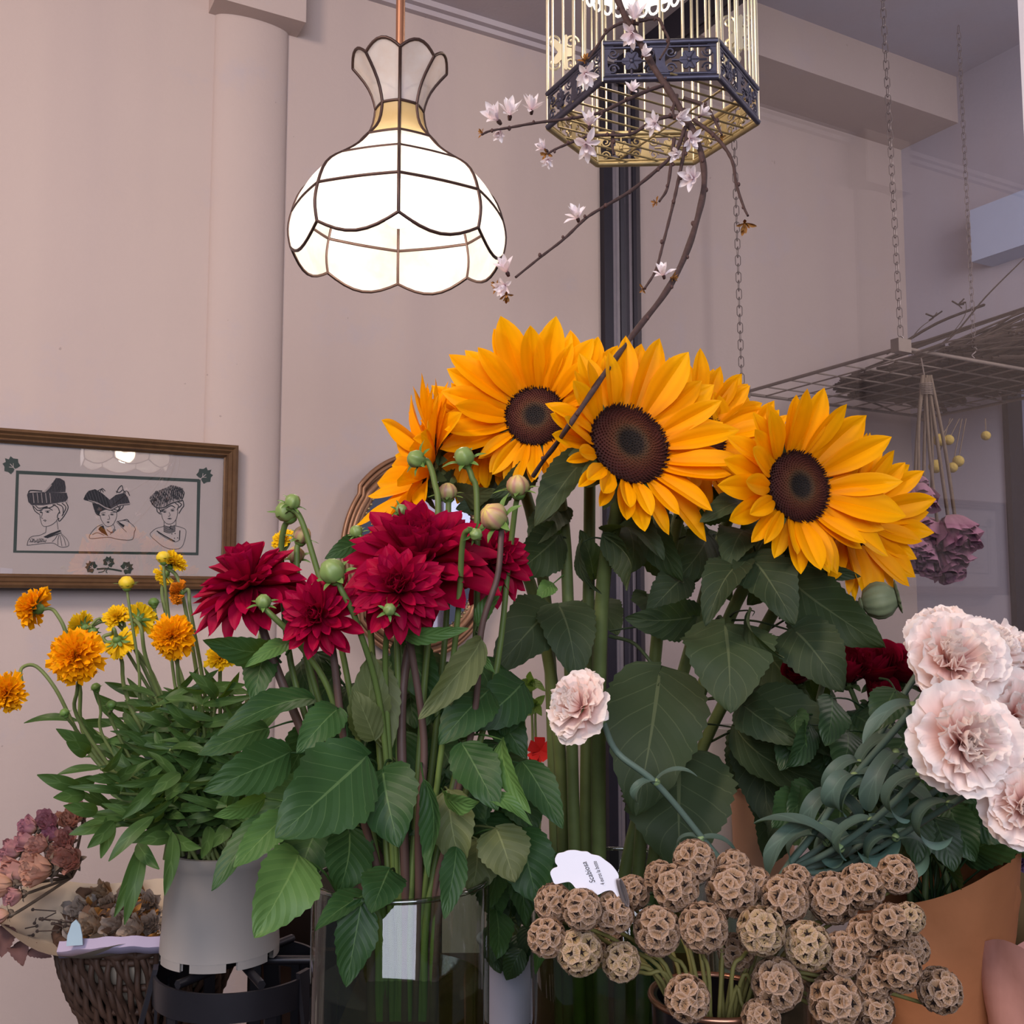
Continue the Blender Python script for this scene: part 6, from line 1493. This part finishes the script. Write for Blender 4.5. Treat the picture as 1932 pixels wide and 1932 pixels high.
part('bloom', pompon('lilac_bloom', MP_L, 70, 3, 110, .2), t, T(P(1930, 1625, 1.02)) @ frame((-.2, -.8, .4)) @ Sc(S(52, 1.02))); stem_part(t, [P(1930, 1650, 1.04), P(1930, 1720, 1.06), V3((P(1925, 1800, 1.06).x, 1.06, ZT + .02))], .003, .003, M_stem_k)
# poppy pod
h = P(1658, 1133, .98); F = V3((.86, -.25, .18)).normalized(); rr = S(35, .98)
t = thing('poppy_pod', 'ribbed grey green poppy seed pod right of the sunflowers', 'seed pod', P(1520, 1420, 1.04))
m = MB(); lathe(m, [(.12, -1.05), (.3, -1.0), (.38, -.92), (.3, -.86), (.7, -.70), (.96, -.25), (1, .1), (.88, .5), (.6, .78), (.55, .86)], 48, ripple=lambda w, u: 1 + .04 * cos(11 * w) * sin(pi * u)); m.v = [v * rr for v in m.v]
M_pop = simple('poppy_green', '77805f', .6, .3, 0, .2, 60); part('pod', m.mesh('pod', M_pop), t, T(h) @ frame(F))
m = MB(); lathe(m, [(0, .90), (.5, .88), (.80, .98), (.82, 1.03), (.5, 1.0), (0, .98)], 44, ripple=lambda w, u: 1 + .12 * cos(11 * w) * (u > .3) * (u < .8)); m.v = [v * rr for v in m.v]; part('crown', m.mesh('crown', M_pop), t, T(h) @ frame(F))
stem_part(t, [h - F * rr * .95, P(1618, 1158, .99), P(1570, 1230, 1.02), P(1520, 1420, 1.04)], .0028, .003, M_pop)

# ================================================================== SCABIOSA SEED HEADS
PODS = [(1310, 1625, 42, 0, 'topmost scabiosa seed head of the bunch'), (1275, 1675, 45, 0, 'scabiosa seed head directly below the topmost one'), (1380, 1680, 50, 0, 'large scabiosa seed head below right of the topmost one'), (1240, 1756, 47, 0, 'scabiosa seed head with stem crossing below, right of the card clip'), (1327, 1750, 48, 0, 'round scabiosa seed head hanging at the centre of the bunch'),
 (1045, 1704, 38, 0, 'scabiosa seed head at the far end, under the left of the card'), (1032, 1768, 38, 0, 'lowest left scabiosa seed head over the dark glass vase'), (1098, 1716, 40, 0, 'scabiosa seed head just below the scalloped card'), (1093, 1796, 45, 1, 'greenish scabiosa seed head in front of the dark glass vase'), (1158, 1722, 40, 0, 'scabiosa seed head touching the card clip'), (1194, 1684, 34, 0, 'scabiosa seed head half behind the card clip'), (1172, 1815, 38, 1, 'small pale scabiosa seed head low beneath the card clip'), (1297, 1884, 44, 0, 'scabiosa seed head hanging before the copper rim'),
 (1436, 1756, 47, 1, 'pale straw scabiosa seed head with loose papery cups'), (1480, 1696, 47, 0, 'scabiosa seed head under the long carnation leaf tip'), (1571, 1694, 50, 0, 'large scabiosa seed head in the upper middle of the right group'), (1627, 1672, 44, 0, 'scabiosa seed head uppermost beside the kraft paper'), (1692, 1650, 38, 0, 'scabiosa seed head touching a drooping carnation leaf'), (1524, 1784, 46, 1, 'pale scabiosa seed head in the middle of the right group'), (1590, 1800, 42, 0, 'scabiosa seed head right of the pale middle one'), (1637, 1764, 40, 0, 'scabiosa seed head in the centre of the crowded right group'), (1682, 1744, 40, 0, 'scabiosa seed head crowded against the kraft paper'), (1716, 1732, 30, 1, 'small yellowish scabiosa seed head on the kraft paper'),
 (1466, 1856, 50, 0, 'big scabiosa seed head below the pale straw one'), (1576, 1890, 52, 0, 'largest scabiosa seed head low in the right group'), (1650, 1846, 38, 0, 'scabiosa seed head between the largest and the kraft paper'), (1697, 1830, 42, 0, 'scabiosa seed head low beside the kraft paper'), (1772, 1868, 43, 0, 'lone grey scabiosa seed head out over the kraft paper'), (1650, 1902, 38, 0, 'ragged scabiosa seed head beside the largest low one'), (1436, 1922, 38, 0, 'scabiosa seed head cut off by the bottom picture edge'), (1540, 1838, 32, 0, 'shaded scabiosa seed head under the pale middle one'), (1722, 1790, 32, 0, 'small scabiosa seed head tucked against kraft paper'), (1388, 1796, 36, 0, 'dark scabiosa seed head in shade behind the centre ones'), (1246, 1655, 32, 0, 'shaded scabiosa seed head behind left of the topmost'), (1384, 1636, 34, 0, 'scabiosa seed head right behind the topmost one'), (1424, 1668, 34, 0, 'scabiosa seed head behind the large upper one'), (1142, 1768, 34, 0, 'shaded scabiosa seed head behind the greenish one'), (1502, 1660, 30, 0, 'dark scabiosa seed head under the carnation stems')]
rs = random.Random(2)
for i, (x, y, r, pale, lb) in enumerate(PODS):
    shade = any(w in lb for w in ('shade', 'behind', 'dark scab')); Y = .70 if shade else .645 + rs.uniform(-.01, .015) + (.03 if y < 1700 else 0)
    h = P(x, y, Y); rr = S(r, Y); d = V3(((x - 1350) / 500, -.85, (1800 - y) / 350)).normalized(); base = V3((VK.x + rs.uniform(-.6, .6) * VKr, VK.y + rs.uniform(-.5, .5) * VKr, ZT + .03))
    t = thing('scabiosa_pod', lb, 'seed head', base, 'scabiosa seed heads')
    part('seed_head', (SCABP[i % 2] if pale else SCAB[i % 4]), t, T(h) @ frame(d) @ Rz(i * 1.7) @ Sc(rr * .96))
    rim = V3((lerp(h.x, VK.x, .62), lerp(h.y, VK.y, .62), zk_ + .012)); dv = V3((rim.x - VK.x, rim.y - VK.y, 0))
    if dv.length > VKr * .85: dv *= VKr * .85 / dv.length
    rim = V3((VK.x + dv.x, VK.y + dv.y, zk_ + .004))
    if rim.z > h.z - rr: rim.z = zk_
    stem_part(t, [h + V3((0, .35 * rr, -.8 * rr)), h.lerp(rim, .45) + V3((0, .012, .0)), rim, base], .0012, .0016, M_stem_p, 7)
# price card on wire
def zc(x, y, Y=.640): return P(960 + x / 3.578, 1560 + y / 3.578, Y + (x - 500) * .00002)
t = thing('price_card', 'white scalloped price card with handwriting clipped above the seed heads', 'price card', zc(760, 500))
out = [(312, 215), (330, 182), (370, 172), (400, 160), (450, 158), (490, 166), (530, 168), (560, 186), (610, 197), (650, 225), (690, 255), (722, 292), (742, 330), (735, 370), (730, 400), (745, 455), (752, 500), (735, 480), (700, 432), (650, 435), (610, 456), (565, 470), (530, 474), (500, 442), (455, 418), (430, 388), (405, 372), (360, 378), (312, 386), (292, 350), (280, 310), (300, 282), (330, 268), (314, 242)]
q = [V3((x, y, 0)) for x, y in out]; q = catmull(q + [q[0]], 3)[:-1]
A_ = [zc(p.x, p.y) for p in q]; n_ = len(A_); m = MB(); m.add(A_ + [p + V3((0, .0006, 0)) for p in A_], [tuple(range(n_)), tuple(range(2 * n_ - 1, n_ - 1, -1))] + [(i, (i + 1) % n_, n_ + (i + 1) % n_, n_ + i) for i in range(n_)])
part('card', m, t, mats=M_white, smooth=False)
def text(s, a, b, h):
    p0 = zc(*a); p1 = zc(*b); ex = (p1 - p0); L = ex.length; ex.normalize(); nz = V3((.02, -1, .02)); nz = (nz - ex * nz.dot(ex)).normalized(); ey = nz.cross(ex)
    cu = bpy.data.curves.new('lettering', 'FONT'); cu.body = s; cu.size = 1; cu.shear = .35; cu.extrude = .004; cu.materials.append(M_ink)
    o = bpy.data.objects.new('lettering', cu); COL.objects.link(o); bpy.context.view_layer.update(); w = max(.01, o.dimensions.x); k = L / w
    M = Matrix((ex, ey, nz)).transposed().to_4x4(); M.translation = p0 + nz * .0006
    dg = bpy.context.evaluated_depsgraph_get(); me = bpy.data.meshes.new_from_object(o.evaluated_get(dg)); bpy.data.objects.remove(o)
    part('lettering', me, t, M @ Sc(k, S(h / 3.578, .64) / .75, k))
text('Scabiosa', (584, 372), (522, 232), 38); text('4 euros la botte', (648, 386), (590, 228), 30)
m = MB()
for k in range(3):
    tube(m, [zc(768 + 9 * (k - 1) + 28 * cos(a * pi / 14) + (11 + 3 * k) * sin(a * pi / 14), 445 + 92 * cos(a * pi / 14) - 4 * sin(a * pi / 14), .637 - .0012 * k) for a in range(28)], .00055, 5, closed=True)
tube(m, [zc(795, 535, .637), zc(815, 590, .65), zc(830, 640, .69)], .0007, 6); part('wire_clip', m, t, mats=M_chain)

# ================================================================== HANGING DRIED ROSE BUNCH
t = thing('hanging_rose_bunch', 'bunch of dusty mauve dried roses hung upside down behind the glass', 'dried roses', hb)
for i, (x0, y0, x1, y1) in enumerate(BUNCH['stems']):
    a = P(x0, y0, 2.30); b = P(x1, y1, 2.29 + .01 * (i % 3)); m = MB(); tube(m, catmull([a + V3((0, 0, -.01)), a.lerp(b, .5) + V3((.004 * (i % 3 - 1), 0, 0)), b], 5), .004, 6); part('stem', m, t, mats=M_twig)
for i, (x, y, r) in enumerate(BUNCH['heads']):
    part('bloom', ROSE_H[i % 3], t, T(P(x, y, 2.28 + .02 * (i % 3))) @ frame((rnd.uniform(-.5, .5), -.55, -.8)) @ Sc(S(r * 1.55, 2.29)))
m = MB(); c = P(1747, 725, 2.30)
for k in range(7): tube(m, [c + V3((.014 * cos(a * pi / 8), .014 * sin(a * pi / 8), -.004 * k)) for a in range(16)], .0012, 5, closed=True)
tube(m, [c + V3((0, 0, .0)), P(1738, 676, 2.34)], .0015, 5); part('string', m, t, mats=M_wire)
t = thing('craspedia_bunch', 'few dried yellow button flowers drooping under the rack', 'dried flowers', P(1770, 800, 2.5))
for (x, y, r) in ((1790, 830, 10), (1808, 870, 11), (1797, 882, 10), (1765, 880, 13), (1772, 830, 12), (1860, 822, 9)):
    c = P(x, y, 2.5); m = MB(); ball(m, c, S(r, 2.5)); part('bloom', m, t, mats=M_crasp); m = MB(); tube(m, [c, P(lerp(x, 1790, .3) + 20, 790, 2.55)], .0015, 5); part('stem', m, t, mats=M_twig)

leaf(SA, (1045, 1100, 1.05), (1012, 1130, 1.03), 34, 'dah', ML_DL, roll=10, pet=(1070, 1080, 1.06))

# ================================================================== CAMERA, DAYLIGHT, ROOM LIGHT
cd = bpy.data.cameras.new('camera'); cam = bpy.data.objects.new('camera', cd); COL.objects.link(cam)
cam.location = EYE; cam.rotation_euler = (R(90) + TH, 0, 0); cd.sensor_width = 36; cd.sensor_height = 36; cd.lens = 36 * FPX / 1932; cd.clip_start = .02
SC.camera = cam
def area(name, loc, tgt, sx, sy, e, c):
    o = light(name, 'AREA', loc, e, c, shape='RECTANGLE', size=sx, size_y=sy); o.rotation_euler = (V3(tgt) - V3(loc)).to_track_quat('-Z', 'Y').to_euler(); return o
area('shop_window_daylight', (.15, -1.9, 2.1), (.2, 1.3, 1.15), 2.1, 1.2, 66, 'eaedff')
area('ceiling_lamp', (-1.1, -.2, 2.68), (-.7, 1.6, 1.0), .5, .5, 32, 'ffe4d2')
area('alcove_fill', (1.62, 1.45, 2.3), (.9, 3.0, 1.4), .5, .9, 20, 'fbf0ea')  # added fill to brighten the alcove, no visible source
w = bpy.data.worlds.new('world'); SC.world = w; w.use_nodes = True
bg = w.node_tree.nodes['Background']; bg.inputs[0].default_value = (.74, .80, .95, 1); bg.inputs[1].default_value = .17
vs__ = SC.view_settings; vs__.view_transform = 'Standard'; vs__.look = 'None'; vs__.gamma = 1; vs__.exposure = .1; vs__.use_curve_mapping = False
cy = SC.cycles; cy.max_bounces = 7; cy.diffuse_bounces = 3; cy.glossy_bounces = 3; cy.transmission_bounces = 4; cy.transparent_max_bounces = 16
cy.sample_clamp_indirect = 4; cy.caustics_reflective = False; cy.caustics_refractive = False; cy.use_denoising = True
print('objects', len(SC.objects), 'meshes', len(bpy.data.meshes))
